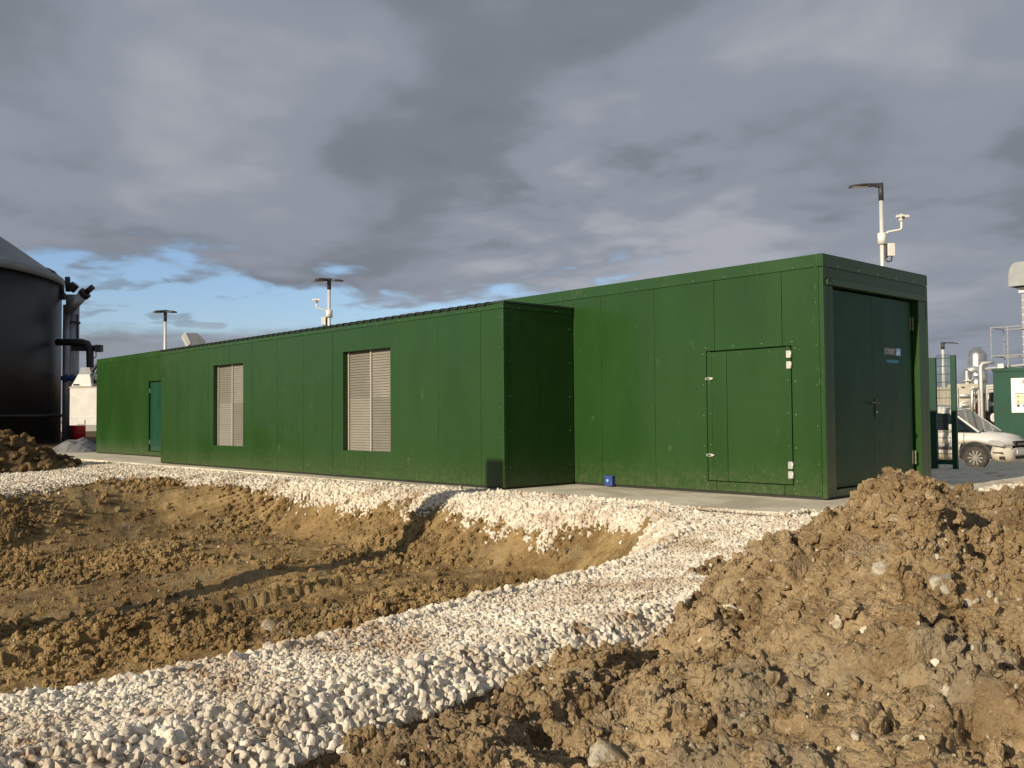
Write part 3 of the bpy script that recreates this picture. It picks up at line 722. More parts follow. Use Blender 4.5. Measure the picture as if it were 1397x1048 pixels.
# roof cowl: mitred square elbow of stainless duct
co = empty('roof_cowl', (0, 0, 0)); co.parent = B; co.name = 'roof_cowl'
bpy.data.objects.remove(co)
cw = at(265, 466, 24.3); k = cw[2]
def duct(secs):
    m_ = MB(); vs = [p for s in secs for p in s]; n = len(secs[0]); f = []
    for i in range(len(secs)-1):
        for j in range(n): f.append((i*n+j, i*n+(j+1) % n, (i+1)*n+(j+1) % n, (i+1)*n+j))
    f += [tuple(range(n)), tuple(range((len(secs)-1)*n, len(secs)*n))]
    return m_.add(vs, f)
def sqsec(c, u, v, hu, hv): return [c+u*hu+v*hv, c-u*hu+v*hv, c-u*hu-v*hv, c+u*hu-v*hv]
cR3 = Vector((cR[0], cR[1], 0)).normalized(); cF3 = Vector((cF[0], cF[1], 0)).normalized(); Z3 = Vector((0, 0, 1))
cwv = Vector(cw)
d1 = (cR3*.55+Z3*(-.75)).normalized(); d2 = (cR3*.8+Z3*.6).normalized()
k_ = .0192; ax1 = (cR3*.93+cF3*.36).normalized(); ax2 = Z3.cross(ax1)
def cpoly(pts, d0, d1): return duct([[cwv+ax1*(x*k_)+Z3*(y*k_)+ax2*d0 for x, y in pts], [cwv+ax1*(x*k_)+Z3*(y*k_)+ax2*d1 for x, y in pts]])
part(cpoly([(-12, 10), (3, 10.5), (13, 1), (15, -6), (14, -22), (-4, -22), (-6, -8)], -.26, .26), 'roof_cowl', M['steel'], bevel=.008, label='angular stainless steel exhaust cowl rising above the far roof')
part(cpoly([(-16, 6), (-11.5, 11.5), (-4.5, -3.5), (-9, -8)], -.28, .28), 'cowl_rim', M['white'], bevel=.006)
part(MB().cyl(cwv-Z3*.75, cwv-Z3*.18, .14, n=20), 'cowl_pipe', M['steel'], smooth=True)
#%%TAIL
# ------------------------------------------------------------------ loose stone, gravel and clods
def inst_tree(name, nvar, sub_, amp, nscale, squash, m, smooth=False, hull=False):
    t = bpy.data.node_groups.new(name, 'GeometryNodeTree')
    t.interface.new_socket('Geometry', in_out='INPUT', socket_type='NodeSocketGeometry')
    t.interface.new_socket('Geometry', in_out='OUTPUT', socket_type='NodeSocketGeometry')
    N = t.nodes; L_ = t.links
    gi = N.new('NodeGroupInput'); go = N.new('NodeGroupOutput')
    j = N.new('GeometryNodeJoinGeometry'); outs = []
    for i in range(nvar):
        ic = N.new('GeometryNodeMeshIcoSphere'); ic.inputs['Radius'].default_value = 1; ic.inputs['Subdivisions'].default_value = sub_
        sp = N.new('GeometryNodeSetPosition'); pos = N.new('GeometryNodeInputPosition')
        add = N.new('ShaderNodeVectorMath'); add.operation = 'ADD'; add.inputs[1].default_value = (i*7.7, i*3.3, i*1.9)
        vo = N.new('ShaderNodeTexNoise'); vo.inputs['Scale'].default_value = nscale; vo.inputs['Detail'].default_value = 3 if sub_ == 3 else 1
        sub1 = N.new('ShaderNodeMath'); sub1.operation = 'SUBTRACT'; sub1.inputs[1].default_value = .5
        mu = N.new('ShaderNodeMath'); mu.operation = 'MULTIPLY_ADD'; mu.inputs[1].default_value = amp; mu.inputs[2].default_value = 1
        sc = N.new('ShaderNodeVectorMath'); sc.operation = 'SCALE'
        s2 = N.new('ShaderNodeVectorMath'); s2.operation = 'MULTIPLY'; s2.inputs[1].default_value = (1.0+.22*math.sin(i*2.1), .86+.1*math.cos(i*1.7), squash+.08*math.sin(i))
        L_.new(pos.outputs[0], add.inputs[0]); L_.new(add.outputs[0], vo.inputs['Vector']); L_.new(vo.outputs[0], sub1.inputs[0]); L_.new(sub1.outputs[0], mu.inputs[0])
        L_.new(pos.outputs[0], sc.inputs[0]); L_.new(mu.outputs[0], sc.inputs['Scale']); L_.new(sc.outputs[0], s2.inputs[0]); L_.new(s2.outputs[0], sp.inputs['Position']); L_.new(ic.outputs[0], sp.inputs[0])
        ss = N.new('GeometryNodeSetShadeSmooth'); ss.inputs['Shade Smooth'].default_value = smooth
        if hull:
            ch = N.new('GeometryNodeConvexHull'); L_.new(sp.outputs[0], ch.inputs[0]); L_.new(ch.outputs[0], ss.inputs[0])
        else: L_.new(sp.outputs[0], ss.inputs[0])
        sm_ = N.new('GeometryNodeSetMaterial'); sm_.inputs['Material'].default_value = m; L_.new(ss.outputs[0], sm_.inputs[0])
        g2 = N.new('GeometryNodeGeometryToInstance'); L_.new(sm_.outputs[0], g2.inputs[0]); outs.append(g2)
    for o in reversed(outs): L_.new(o.outputs[0], j.inputs[0])
    iop = N.new('GeometryNodeInstanceOnPoints'); iop.inputs['Pick Instance'].default_value = True
    L_.new(gi.outputs[0], iop.inputs['Points']); L_.new(j.outputs[0], iop.inputs['Instance'])
    for nm, ty, sk in (('var', 'INT', 'Instance Index'), ('rot', 'FLOAT_VECTOR', 'Rotation'), ('scl', 'FLOAT_VECTOR', 'Scale')):
        a = N.new('GeometryNodeInputNamedAttribute'); a.data_type = ty; a.inputs['Name'].default_value = nm
        L_.new(a.outputs['Attribute'], iop.inputs[sk])
    L_.new(iop.outputs[0], go.inputs[0])
    return t
def scatter(name, P, S, tree, nvar, m, parent=None):
    n = len(P); me = bpy.data.meshes.new(name); me.vertices.add(n); me.vertices.foreach_set('co', P.astype(np.float32).ravel())
    a = me.attributes.new('var', 'INT', 'POINT'); a.data.foreach_set('value', RNG.integers(0, nvar, n).astype(np.int32))
    a = me.attributes.new('rot', 'FLOAT_VECTOR', 'POINT'); a.data.foreach_set('vector', (RNG.random((n, 3))*np.array([6.28, 6.28, 6.28])).astype(np.float32).ravel())
    a = me.attributes.new('scl', 'FLOAT_VECTOR', 'POINT'); a.data.foreach_set('vector', (S[:, None]*RNG.uniform(.8, 1.2, (n, 3))).astype(np.float32).ravel())
    me.materials.append(m); o = bpy.data.objects.new(name, me); COL.objects.link(o)
    md = o.modifiers.new('scatter', 'NODES'); md.node_group = tree; o.parent = parent
    o['kind'] = 'stuff'; return o
stone_tree = inst_tree('gravel_stones', 14, 2, 2.2, 1.6, .72, M['stone'], False, True)
clod_tree = inst_tree('soil_clods', 12, 3, 1.7, 1.6, .66, M['soil'], False)
def sample(xr, yr, dens, fn):
    n = int((xr[1]-xr[0])*(yr[1]-yr[0])*dens); x = RNG.uniform(*xr, n); y = RNG.uniform(*yr, n)
    z, zone, din, dout, ins = base_height(x, y); ok, size = fn(x, y, z, zone, din, dout, ins)
    x, y, size = x[ok], y[ok], size[ok]
    P, _, nn = full_pos(x, y); return P, size, nn
PADM = lambda x, y: (y > 8.42+.09*perlin(x*3, y*0)+.07*perlin(x*11, y*9)) & (x < -5.2)
def coarse(x, y, z, zone, din, dout, ins):           # edges and slopes of the near path
    w = wobble(x, y)
    e_out = (~ins & (dout < .40+w*1.2) | ins & (dout < .05+w*.5)) & (y < 6.2)
    e_in = (~ins & (din < .22+w) | ins & (din < .02+w*.3))
    ok = (zone != 2) & (e_out | e_in & (x > -9)) & ~PADM(x, y)
    return ok, (RNG.uniform(.42, 1, len(x))**1.8*.0265+.003)*np.where(ins, .62, 1)
def fine(x, y, z, zone, din, dout, ins):             # trodden top
    ok = ins & (zone == 0) & ~PADM(x, y)
    return ok, RNG.random(len(x))**5.0*.013+.0048
def strip(x, y, z, zone, din, dout, ins):            # bank below the building
    lim = np.maximum(bank_lim(x, y), .05)+RNG.exponential(.03, len(x))
    ok = (~ins & (din < lim) | ins & (din < .5)) & (zone != 3) & ~PADM(x, y)
    return ok, RNG.random(len(x))**1.5*.020+.0115
def flat(x, y, z, zone, din, dout, ins):
    return ins & (zone == 0) & ~PADM(x, y), RNG.random(len(x))*.014+.012
sets = []
for a in (((-5.2, -2.3), (.2, 7.6), 4200, coarse), ((-5.3, -2.4), (.2, 8.4), 12000, fine), ((-9.5, -5.2), (6.3, 8.6), 2600, strip), ((-21, -9.5), (3.0, 8.6), 1300, strip),
          ((-8, -5.2), (7.6, 8.6), 5000, fine), ((-24, -14), (1, 8.3), 420, flat), ((-5.2, -1.), (7, 14), 900, flat), ((-11, 1), (14, 26), 300, flat)):
    P, S, nn = sample(*a); onp = (P[:, 1] > 8.34) & (P[:, 0] < -5.15) & (P[:, 1] < 9); P[onp, 2] = np.maximum(P[onp, 2], -.002); sets.append((P+nn*(S*(RNG.uniform(-.35, .5, len(S)) if a[3] is fine else RNG.uniform(.0, .75, len(S))))[:, None], S))
P = np.vstack([s[0] for s in sets]); S = np.concatenate([s[1] for s in sets])
dd = P-EYE; zc_ = dd@cF; u_ = 698.5+FPX*(dd@cR)/zc_; v_ = 524-FPX*(dd@cU)/zc_
vis = (u_ > -60) & (u_ < 1460) & (v_ < 1110) & (zc_ > .5)
P, S, zc_, u_, v_ = P[vis], S[vis], zc_[vis], u_[vis], v_[vis]
# the 300 that show largest are parts of the path, each its own object
app = S/zc_*((u_ > 0) & (u_ < 1397) & (v_ < 1046)); order = np.argsort(-app)[:300]
proto = []
for k in range(8):
    bm = bmesh.new(); r_ = np.random.default_rng(50+k)
    for q in range(17):
        d_ = r_.normal(size=3); d_ /= np.linalg.norm(d_); bm.verts.new(d_*np.array([1.12, .92, .78])*r_.uniform(.85, 1.1))
    res = bmesh.ops.convex_hull(bm, input=bm.verts); bmesh.ops.delete(bm, geom=[v for v in bm.verts if not v.link_faces], context='VERTS')
    bmesh.ops.bevel(bm, geom=bm.edges[:], offset=.10, segments=1, affect='EDGES')
    me = bpy.data.meshes.new('stone'); bm.to_mesh(me); bm.free(); me.materials.append(M['stone']); proto.append(me)
for i in order:
    o = bpy.data.objects.new('stone', proto[int(RNG.integers(8))]); COL.objects.link(o); o.parent = gravel_path
    o.location = P[i]; s = S[i]*1.04; o.scale = (s, s*RNG.uniform(.85, 1.1), s); o.rotation_euler = RNG.random(3)*6.28
keep = np.ones(len(P), bool); keep[order] = False
scatter('gravel', P[keep], S[keep], stone_tree, 14, M['stone'], gravel_path)
print('gravel', len(P))
# clods: seated on random points of the displaced soil
cand = np.where(((GZ == 1) | (GZ == 2)))[0]
cp_ = GP[cand]; r_ = np.hypot(cp_[:, 0], cp_[:, 1]); dv = cp_-EYE; zz = dv@cF; uu = 698.5+FPX*(dv@cR)/np.maximum(zz, .1)
okc = (uu > -50) & (uu < 1450) & (zz > 1.5) & (r_ < 20); cand, r_ = cand[okc], r_[okc]
dens = fbm(GP[cand][:, 0], GP[cand][:, 1], GP[cand][:, 0]*0, .8, 3)
dpit = fbm(GP[cand][:, 0], GP[cand][:, 1], GP[cand][:, 0]*0, .45, 3)
wgt = r_**2*np.where(GZ[cand] == 1, np.clip(.15+sst((dpit+.12)/.5)*1.5, .1, 2), np.clip(.6+dens*1.2, .12, 2))*np.where(GZ[cand] == 2, 5, 1); wgt /= wgt.sum()
pick = RNG.choice(cand, 60000, p=wgt); Pc = GP[pick]
far_ = GZ[pick] == 1
Sc = np.where(far_, RNG.random(len(pick))**5*.050+.009, RNG.random(len(pick))**7*.040+.0055)
clod2 = inst_tree('mound_clods', 12, 3, 1.7, 1.6, .66, M['mound'], False)
Pq = Pc+GN[pick]*(Sc*.15)[:, None]
scatter('soil_clods', Pq[far_], Sc[far_], clod_tree, 12, M['soil'])
scatter('soil_clods', Pq[~far_], Sc[~far_], clod2, 12, M['mound'])
pick = RNG.choice(cand, 1100, p=wgt)
Sp = RNG.random(1100)**5*.014+.0025
chip2 = inst_tree('mud_chips', 8, 2, 1.0, 1.5, .6, M['bigstone'])
pk2 = RNG.choice(cand, 9000, p=wgt); S2 = RNG.random(9000)**4*.016+.0025
scatter('muddy_chips', GP[pk2]+GN[pk2]*(S2*.3)[:, None], S2, chip2, 8, M['bigstone'])
chips = scatter('stone_chips', GP[pick]+GN[pick]*(Sp*.1)[:, None], Sp, stone_tree, 14, M['stone'])
# far heap stones
x = RNG.uniform(-27.5, -19.5, 1500); y = RNG.uniform(2.6, 8.2, 1500); Pf, zf, nf = full_pos(x, y); k3 = zf == 3
fclod = inst_tree('heap_clods', 6, 2, 1.2, 1.8, .75, M['farsoil'])
scatter('heap_clods', Pf[k3], RNG.random(int(k3.sum()))**2*.13+.03, fclod, 6, M['farsoil'])
# larger stones one can point to
def rock(px, py, w, hgt, flat, m, label, seed, tilt=(0, 0), sink=.35, cat='stone', name='embedded_stone', thing_rz=0):
    p = ground_hit(px, py); dep = float((p-EYE)@cF); s = w/FPX*dep/2
    r_ = np.random.default_rng(seed); bm = bmesh.new(); bmesh.ops.create_icosphere(bm, subdivisions=3, radius=1)
    co_ = np.array([v.co[:] for v in bm.verts]); n_ = fbm(co_[:, 0]+seed, co_[:, 1], co_[:, 2], 1.1, 3)*.45
    pl = [(lambda d: d/np.linalg.norm(d))(r_.normal(size=3)) for _ in range(11)]
    co_ = co_*(1+n_[:, None])
    for d in pl:
        t = co_@d; ex = np.clip(t-.60, 0, None); co_ = co_-d[None]*ex[:, None]*.97
    for v, c in zip(bm.verts, co_): v.co = c
    me = bpy.data.meshes.new(name); bm.to_mesh(me); bm.free(); me.materials.append(m)
    o = bpy.data.objects.new(name, me); COL.objects.link(o)
    asp = hgt/w
    o.location = Vector(p)+Vector((0, 0, s*asp*sink-.3*s*asp)); o.scale = (s, s*flat, s*asp); o.rotation_euler = (tilt[0], tilt[1], YAW+thing_rz)
    return tag(o, label, cat)
rock(1285, 800, 46, 50, .45, M['slab'], 'flat grey slab of stone standing in the right face of the soil mound', 3, (-.5, .2))
rock(1326, 821, 30, 24, .5, M['slab'], 'smaller grey stone just right of the flat grey slab in the mound', 4, (-.4, -.2))
rock(1203, 783, 44, 30, .6, M['bigstone'], 'crumbly whitish stone stuck in the middle of the soil mound', 5, (-.3, .3))
rock(1140, 850, 28, 26, .7, M['bigstone'], 'rounded pale stone below the crumbly whitish stone in the mound', 6, (-.3, 0))
rock(1222, 712, 40, 9, .8, M['bigstone'], 'thin flat stone jutting out just under the mound summit', 7, (.05, .05), .8)
rock(996, 829, 22, 15, .6, M['stone'], 'pale stone at the left edge of the mound above the gravel', 8, (-.3, .5))
rock(1293, 945, 20, 28, .6, M['bigstone'], 'upright tan stone low on the right face of the mound', 9, (-.3, .2))
rock(1180, 863, 20, 16, .7, M['stone'], 'small white stone beside the rounded pale stone in the mound', 10, (-.3, .2))
rock(1276, 905, 16, 12, .7, M['stone'], 'tiny white stone above the upright tan stone in the mound', 12, (-.3, .2))
rock(372, 858, 34, 20, .9, M['bigstone'], 'tan lump of stone in the pit close to the path edge', 13, (0, .1), .7)
rock(823, 1030, 60, 60, .8, M['bigstone'], 'big brown grey boulder at the bottom edge of the mound', 14, (-.3, .1), .2)
for i, (px, py, w, lb) in enumerate(((656, 940, 12, 'white stone lying alone on soil just below the gravel bank'), (615, 990, 13, 'white stone lying on dark soil at the foot of the gravel bank'),
        (466, 1030, 26, 'large white stone on soil at the bottom edge of the photo'), (752, 928, 8, 'small white stone on soil right below the coarse gravel'),
        (218, 874, 9, 'left one of two white stones lying in the pit'), (235, 875, 8, 'right one of two white stones lying in the pit'))):
    rock(px, py, w, w*.8, .9, M['stone'], lb, 20+i, (0, 0), .9, name='loose_stone')
# ------------------------------------------------------------------ lamps
def lamp_post(base, top_z, heads, cctv=0, r=.05, label='', scale=1.0):
    t = empty('lamp_post', base, 0, label=label, cat='street lamp', group='lamp posts around the site')
    h = top_z-base[2]; R3 = cR3
    MB().cyl((0, 0, 0), (0, 0, h*.42), r*1.35, r*1.3, 14).cyl((0, 0, h*.42), (0, 0, h), r*1.05, r*.9, 14).build('pole', M['polewhite'], t, smooth=True)
    MB().cyl((0, 0, h-.02), (0, 0, h+.42*scale), r*1.15, n=12).build('pole_cap', M['lamp'], t, smooth=True)
    z = h+.34*scale
    for ang, ln in heads:
        d = (R3*math.cos(ang)+cF3*math.sin(ang)); s = Z3.cross(d)
        secs = []
        for f, wd, th_, up in ((.0, .05, .09, .0), (.18, .06, .06, .03), (.38, .13, .05, .04), (.62, .17, .045, .035), (.95, .15, .035, .0), (1.0, .08, .02, -.01)):
            c = d*(ln*f)+Z3*(z+up*ln); secs.append([c+s*wd+Z3*th_*.2, c+Z3*th_, c-s*wd+Z3*th_*.2, c-s*wd-Z3*th_*.5, c+s*wd-Z3*th_*.5])
        hd = duct(secs).build('lamp_head', M['lamp'], t)
        c0_ = d*(ln*.70)+Z3*(z-.028+.02*ln)
        duct([sqsec(c0_-d*ln*.26, s, Z3, .10, .004), sqsec(c0_+d*ln*.22, s, Z3, .11, .004)]).build('lens', M['lens'], hd)
    if cctv:
        sgn = cctv; zc2 = h-.98
        q = sgn*R3*.62
        cc = MB().cyl((0, 0, zc2-.14), (0, 0, zc2+.14), r*1.9, n=16).tube([Vector((0, 0, zc2+.05)), q*.25+Z3*(zc2+.17), q*.72+Z3*(zc2+.22), q*.80+Z3*(zc2+.26), q*.80+Z3*(zc2+.45)], .030, 8)
        ar = cc.build('camera_bracket', M['white'], t, smooth=True)
        bm_ = MB().lathe(tuple(q*.80+Z3*(zc2+.42)), [(.03, 0), (.07, .04), (.09, .09), (.08, .16), (.03, .20)], 16)
        cm = bm_.build('camera_dome', M['white'], t, smooth=True)
        c_ = q*.80+Z3*(zc2+.55)
        duct([sqsec(c_-q*.24-cF3*.06, cF3, Z3, .035, .03), sqsec(c_+q*.26-cF3*.06, cF3, Z3, .035, .03)]).build('camera_arm', M['white'], t)
        MB().cyl(c_-cF3*.09-Z3*.04, c_-cF3*.14-Z3*.04, .03, n=12).build('camera_lens', M['lamp'], t)
        bx = q*.34+Z3*(zc2-.28)
        duct([sqsec(bx-Z3*.16, q, cF3, .14, .07), sqsec(bx+Z3*.16, q, cF3, .14, .07)]).build('control_box', M['white'], t, bevel=.01)
        MB().box(-.04+float((q*.13)[0]), -.05+float((q*.13)[1]), zc2-.48, .04+float((q*.13)[0]), .05+float((q*.13)[1]), zc2-.15).build('box_bracket', M['lamp'], t)
        MB().tube([bx-Z3*.16+q*.04, bx-Z3*.27+q*.03, bx-Z3*.30-q*.12, bx-Z3*.22-q*.24], .02, 6).build('cable_loop', M['lamp'], t, smooth=True)
    return t
def lamp_at(px, py_top, depth, z0, heads, cctv, r, label, scale=1.0):
    p = at(px, py_top, depth); lamp_post((p[0], p[1], z0), p[2]-.42*scale, heads, cctv, r, label, scale)
lamp_at(1201.5, 250, 23.5, -.4, [(math.pi, .78)], 1, .055, 'tall pale lamp post with one arm and a camera behind the gable end')
lamp_at(449, 380, 37, 0, [(math.pi-.15, .62), (.25, .56), (math.pi+.75, .6)], -1, .07, 'lamp post with three dark heads and a camera above the middle roof')
lamp_at(225.5, 423, 36, 0, [(math.pi-.2, .46), (.2, .42), (math.pi+.6, .4)], 0, .055, 'far lamp post with winged head beside the steel cowl')
lamp_at(1286, 467, 58, -.4, [(0, .95)], 0, .10, 'distant lamp post seen through the green mesh fence')

# ------------------------------------------------------------------ digester tank and its gear (left)
al = math.atan2(-(88-698.5), FPX)              # bearing of the tank's right edge
Rt, Dt = 10.0, 52.0
def bear(a, d): 
    b = YAW+a; return (-math.sin(b)*d, math.cos(b)*d)
tcx, tcy = bear(al+math.asin(Rt/Dt)+.003, Dt)
tz = 0.6
TE = 7.9
tk = empty('digester_tank', (tcx, tcy, -.3), label='huge dark round digester tank with grey domed membrane roof', cat='tank')
MB().lathe((0, 0, 0), [(Rt, 0), (Rt, TE)], 96).build('wall', M['tank'], tk, smooth=True)
pr = [(Rt+.10, TE-.05)]
for i in range(15):
    a = i/14; pr.append((Rt*(1-a)+.001, TE+.25+4.7*math.sin(a*math.pi/2)))
MB().lathe((0, 0, 0), [(Rt+.1, TE-.12), (Rt+.13, TE+.22)]+pr[1:], 96).build('membrane_roof', M['dome'], tk, smooth=True)
mbp = MB()
for z in (1.5,):
    mbp.lathe((0, 0, z), [(Rt+.01, 0), (Rt+.05, .02), (Rt+.05, .08), (Rt+.01, .10)], 96)
mbp.build('hoop', M['pipeblk'], tk)
for k in range(40):
    a = k*2*math.pi/40
    MB().box(-.03, -.03, 0, .03, .03, TE-.15).build('seam_rib', M['tank'], tk)if False else None
ap = lambda px, py, d=49.5: Vector(at(px, py, d))
def rel(o, *ps): return [p-o.location for p in ps]
# service column beside the tank
D_ = 44.5
zb = -.3
pc = ap(98, 560, D_); sc_ = empty('service_column', (pc[0], pc[1], zb), label='tall grey cylindrical column with slanted arm beside the dark tank', cat='column')
top = ap(98, 402, D_)
o_ = sc_.location
MB().cyl((0, 0, 0), (0, 0, top[2]-zb), .30, n=28).build('column', M['pipegrey'], sc_, smooth=True)
p2 = rel(sc_, ap(90, 560, D_-.3))[0]; MB().cyl((p2[0], p2[1], 0), (p2[0], p2[1], top[2]-zb-.5), .17, n=20).build('side_pipe', M['pipegrey'], sc_, smooth=True)
for yy in (440, 465, 515):
    z = ap(98, yy, D_)[2]-zb; MB().lathe((0, 0, z), [(.30, -.05), (.35, -.04), (.35, .04), (.30, .05)], 28).build('flange', M['pipeblk'], sc_)
a, b = rel(sc_, ap(92, 424, D_-.4), ap(113, 403, D_-.4)); MB().cyl(a, b, .24, n=22).build('slanted_auger', M['pipegrey'], sc_, smooth=True)
c, = rel(sc_, ap(127, 391, D_-.4)); MB().cyl(b, b+(c-b)*.35, .27, n=18).cyl(b+(c-b)*.35, c, .13, n=16).build('auger_motor', M['pipeblk'], sc_, smooth=True)
a, b = rel(sc_, ap(93, 398, D_), ap(92, 378, D_)); MB().cyl(a, b, .12, n=14).build('top_motor', M['pipeblk'], sc_, smooth=True)
a, b = rel(sc_, ap(96, 396, D_), ap(103, 388, D_)); MB().cyl(a, b, .2, n=14).build('top_valve', M['pipeblk'], sc_)
a, b = rel(sc_, ap(106, 430, D_), ap(106, 462, D_)); MB().tube([a, b], .035, 6).tube(rel(sc_, ap(100, 430, D_), ap(107, 430, D_)), .03, 6).tube(rel(sc_, ap(100, 460, D_), ap(107, 460, D_)), .03, 6).build('guard_rail', M['pipeblk'], sc_)
a, b = rel(sc_, ap(84, 516, D_-.5), ap(106, 516, D_-.5)); MB().cyl(a, b, .11, n=14).cyl(a+(b-a)*.25, a+(b-a)*.35, .19, n=14).cyl(a+(b-a)*.65, a+(b-a)*.75, .19, n=14).build('blue_valve', M['blue'], sc_)
# swan-neck hose from the roof
hs = [ap(58, 370, 46), ap(64, 369, 45.6), ap(72, 373, 45.3), ap(79, 381, 45.1), ap(83, 392, 45), ap(84, 400, 45)]
h0 = empty('gas_hose', tuple(hs[-1]), label='black curved gas hose arching off the tank roof edge', cat='hose')
MB().tube([p-hs[-1] for p in hs], .14, 12).build('hose', M['pipeblk'], h0, smooth=True)
MB().cyl(hs[-1]-hs[-1], ap(84, 409, 45)-hs[-1], .2, n=12).build('hose_valve', M['pipeblk'], h0)
# overhead pipe bridge and drop pipe to the feed hopper
pb = ap(122, 520, 43); pbr = empty('pipe_bridge', (pb[0], pb[1], pb[2]), label='thick black overhead pipe bending down to the white hopper', cat='pipe')
MB().tube([p-pb for p in (ap(78, 467, 43.4), ap(95, 467, 43.2), ap(112, 467, 43), ap(119, 469, 43), ap(122.5, 475, 43), ap(123, 500, 43), ap(123, 511, 43))], .16, 12).build('pipe', M['pipeblk'], pbr, smooth=True)
duct([sqsec(ap(98, 475, 43.3)-pb, Z3, cF3, .13, .1), sqsec(ap(139, 475.5, 43.3)-pb, Z3, cF3, .13, .1)]).build('steel_beam', M['pipeblk'], pbr)
duct([sqsec(ap(131, 475.5, 43.1)-pb, Z3, cF3, .16, .15), sqsec(ap(139, 475.5, 43.1)-pb, Z3, cF3, .16, .15)]).build('beam_end_plate', M['lamp'], pbr)
MB().tube([p-pb for p in (ap(131, 480, 43), ap(131, 487, 43), ap(127, 489, 43))], .025, 6).build('cable', M['pipeblk'], pbr)
# junction box on the tank wall
jb = ap(69, 466, 44.0)
j = empty('junction_box', tuple(jb), label='small grey junction box with thin conduit on the dark tank', cat='electrical box')
duct([sqsec(-Z3*.16, cR3, cF3, .14, .08), sqsec(Z3*.16, cR3, cF3, .14, .08)]).build('box', M['pipegrey'], j, bevel=.01)
MB().tube([-Z3*.16, ap(70, 546, 44)-jb], .022, 6).build('conduit', M['pipegrey'], j)
duct([sqsec(ap(69, 550, 44)-jb-Z3*.12, cR3, cF3, .08, .06), sqsec(ap(69, 550, 44)-jb+Z3*.12, cR3, cF3, .08, .06)]).build('lower_box', M['pipegrey'], j)
# white container with hopper
D2 = 39.0
wc = ap(123, 583, D2); wco = empty('white_container', (wc[0], wc[1], wc[2]), label='white feed container under a pale hopper behind the left end', cat='container')
zt = ap(123, 530, D2)[2]-wc[2]
duct([sqsec(Z3*.08, cR3, cF3, .58, .6), sqsec(Z3*zt, cR3, cF3, .58, .6)]).build('body', M['white'], wco, bevel=.02)
duct([sqsec(Z3*(zt+.01), cR3, cF3, .60, .62), sqsec(Z3*(zt+.05), cR3, cF3, .60, .62)]).build('lid', M['cream'], wco)
duct([sqsec(-cR3*.12-cF3*.61+Z3*.22, cR3, Z3, .17, .10), sqsec(-cR3*.12-cF3*.63+Z3*.22, cR3, Z3, .17, .10)]).build('vent_grille', M['galv'], wco)
MB().tube([-cR3*.57-cF3*.61+Z3*.40, cR3*.57-cF3*.61+Z3*.40], .012, 6).build('seam', M['galv'], wco)
hp = ap(117, 530, D2-.1)-Vector(wco.location)
duct([sqsec(hp+Z3*.07+cR3*.0, cR3, cF3, .42, .4), sqsec(hp+Z3*.58+cR3*.02, cR3, cF3, .24, .22)]).build('hopper', M['white'], wco, bevel=.01)
duct([sqsec(hp+Z3*.14-cR3*.22-cF3*.41, cR3, Z3, .11, .03), sqsec(hp+Z3*.14-cR3*.22-cF3*.36, cR3, Z3, .11, .03)]).build('hopper_slot', M['black'], wco)
duct([sqsec(hp+Z3*.59+cR3*.06, cR3, cF3, .26, .2), sqsec(hp+Z3*.86+cR3*.06, cR3, cF3, .17, .2)]).build('hopper_head', M['pipegrey'], wco)
MB().cyl(hp+Z3*.2+cR3*.46, hp+Z3*.95+cR3*.62, .13, n=12).cyl(hp+Z3*.7+cR3*.35-cF3*.2, hp+Z3*1.05+cR3*.62-cF3*.2, .07, n=10).build('hopper_drive', M['pipeblk'], wco)
rt = ap(107.5, 566, 44); r0 = empty('red_barrel', (rt[0], rt[1], zb+.42), label='red barrel peeking out beside the white container', cat='barrel')
MB().lathe((0, 0, 0), [(.3, 0), (.3, .86), (.27, .9)], 20).lathe((0, 0, .3), [(.3, 0), (.32, .02), (.3, .04)], 20).build('drum', M['red'], r0, smooth=True)
MB().box(-.34, -.34, -.42, .34, .34, -.002).build('plinth', M['pipeblk'], r0)
# low cylinder end and rail under the tank
q = ap(20, 565, 43); lr = empty('ground_pipe', tuple(q), label='low dark pipe run with pale glint at the tank foot', cat='pipe')
MB().tube([ap(-10, 564, 43)-q, ap(85, 567, 43)-q], .07, 8).tube([ap(-10, 573, 43)-q, ap(60, 573, 43)-q], .10, 8).build('pipes', M['tank'], lr, smooth=True)
# tarpaulin thrown on the ground
pt = [(74, 616), (82, 603), (90, 600), (103, 597), (110, 599), (124, 601), (134, 606), (134, 612), (120, 614), (100, 616)]
tv = []; c3 = ap(104, 614, 30.5)
tp = empty('tarpaulin', (c3[0], c3[1], c3[2]-.1), label='crumpled grey tarpaulin on the ground by the far left corner', cat='tarpaulin')
NX, NY = 11, 6; V = []; F = []
for i in range(NX):
    for jj in range(NY):
        u, v = i/(NX-1), jj/(NY-1)
        env = math.sin(math.pi*min(1, u*1.02))**.6*math.sin(math.pi*v)**.6
        rdg = env*(.36*max(0, 1-abs(u-.42-.3*v)*1.3)+.10*abs(math.sin(u*9+v*4))+.07*abs(math.sin(v*9-u*6)))
        V.append(cR3*(u-.5)*1.75+cF3*(v-.5)*1.5+Z3*(rdg+.02))
for i in range(NX-1):
    for jj in range(NY-1): a = i*NY+jj; F.append((a, a+1, a+NY+1, a+NY))
sh = MB().add(V, F).build('sheet', M['tarp'], tp); so_ = sh.modifiers.new('thick', 'SOLIDIFY'); so_.thickness = .01

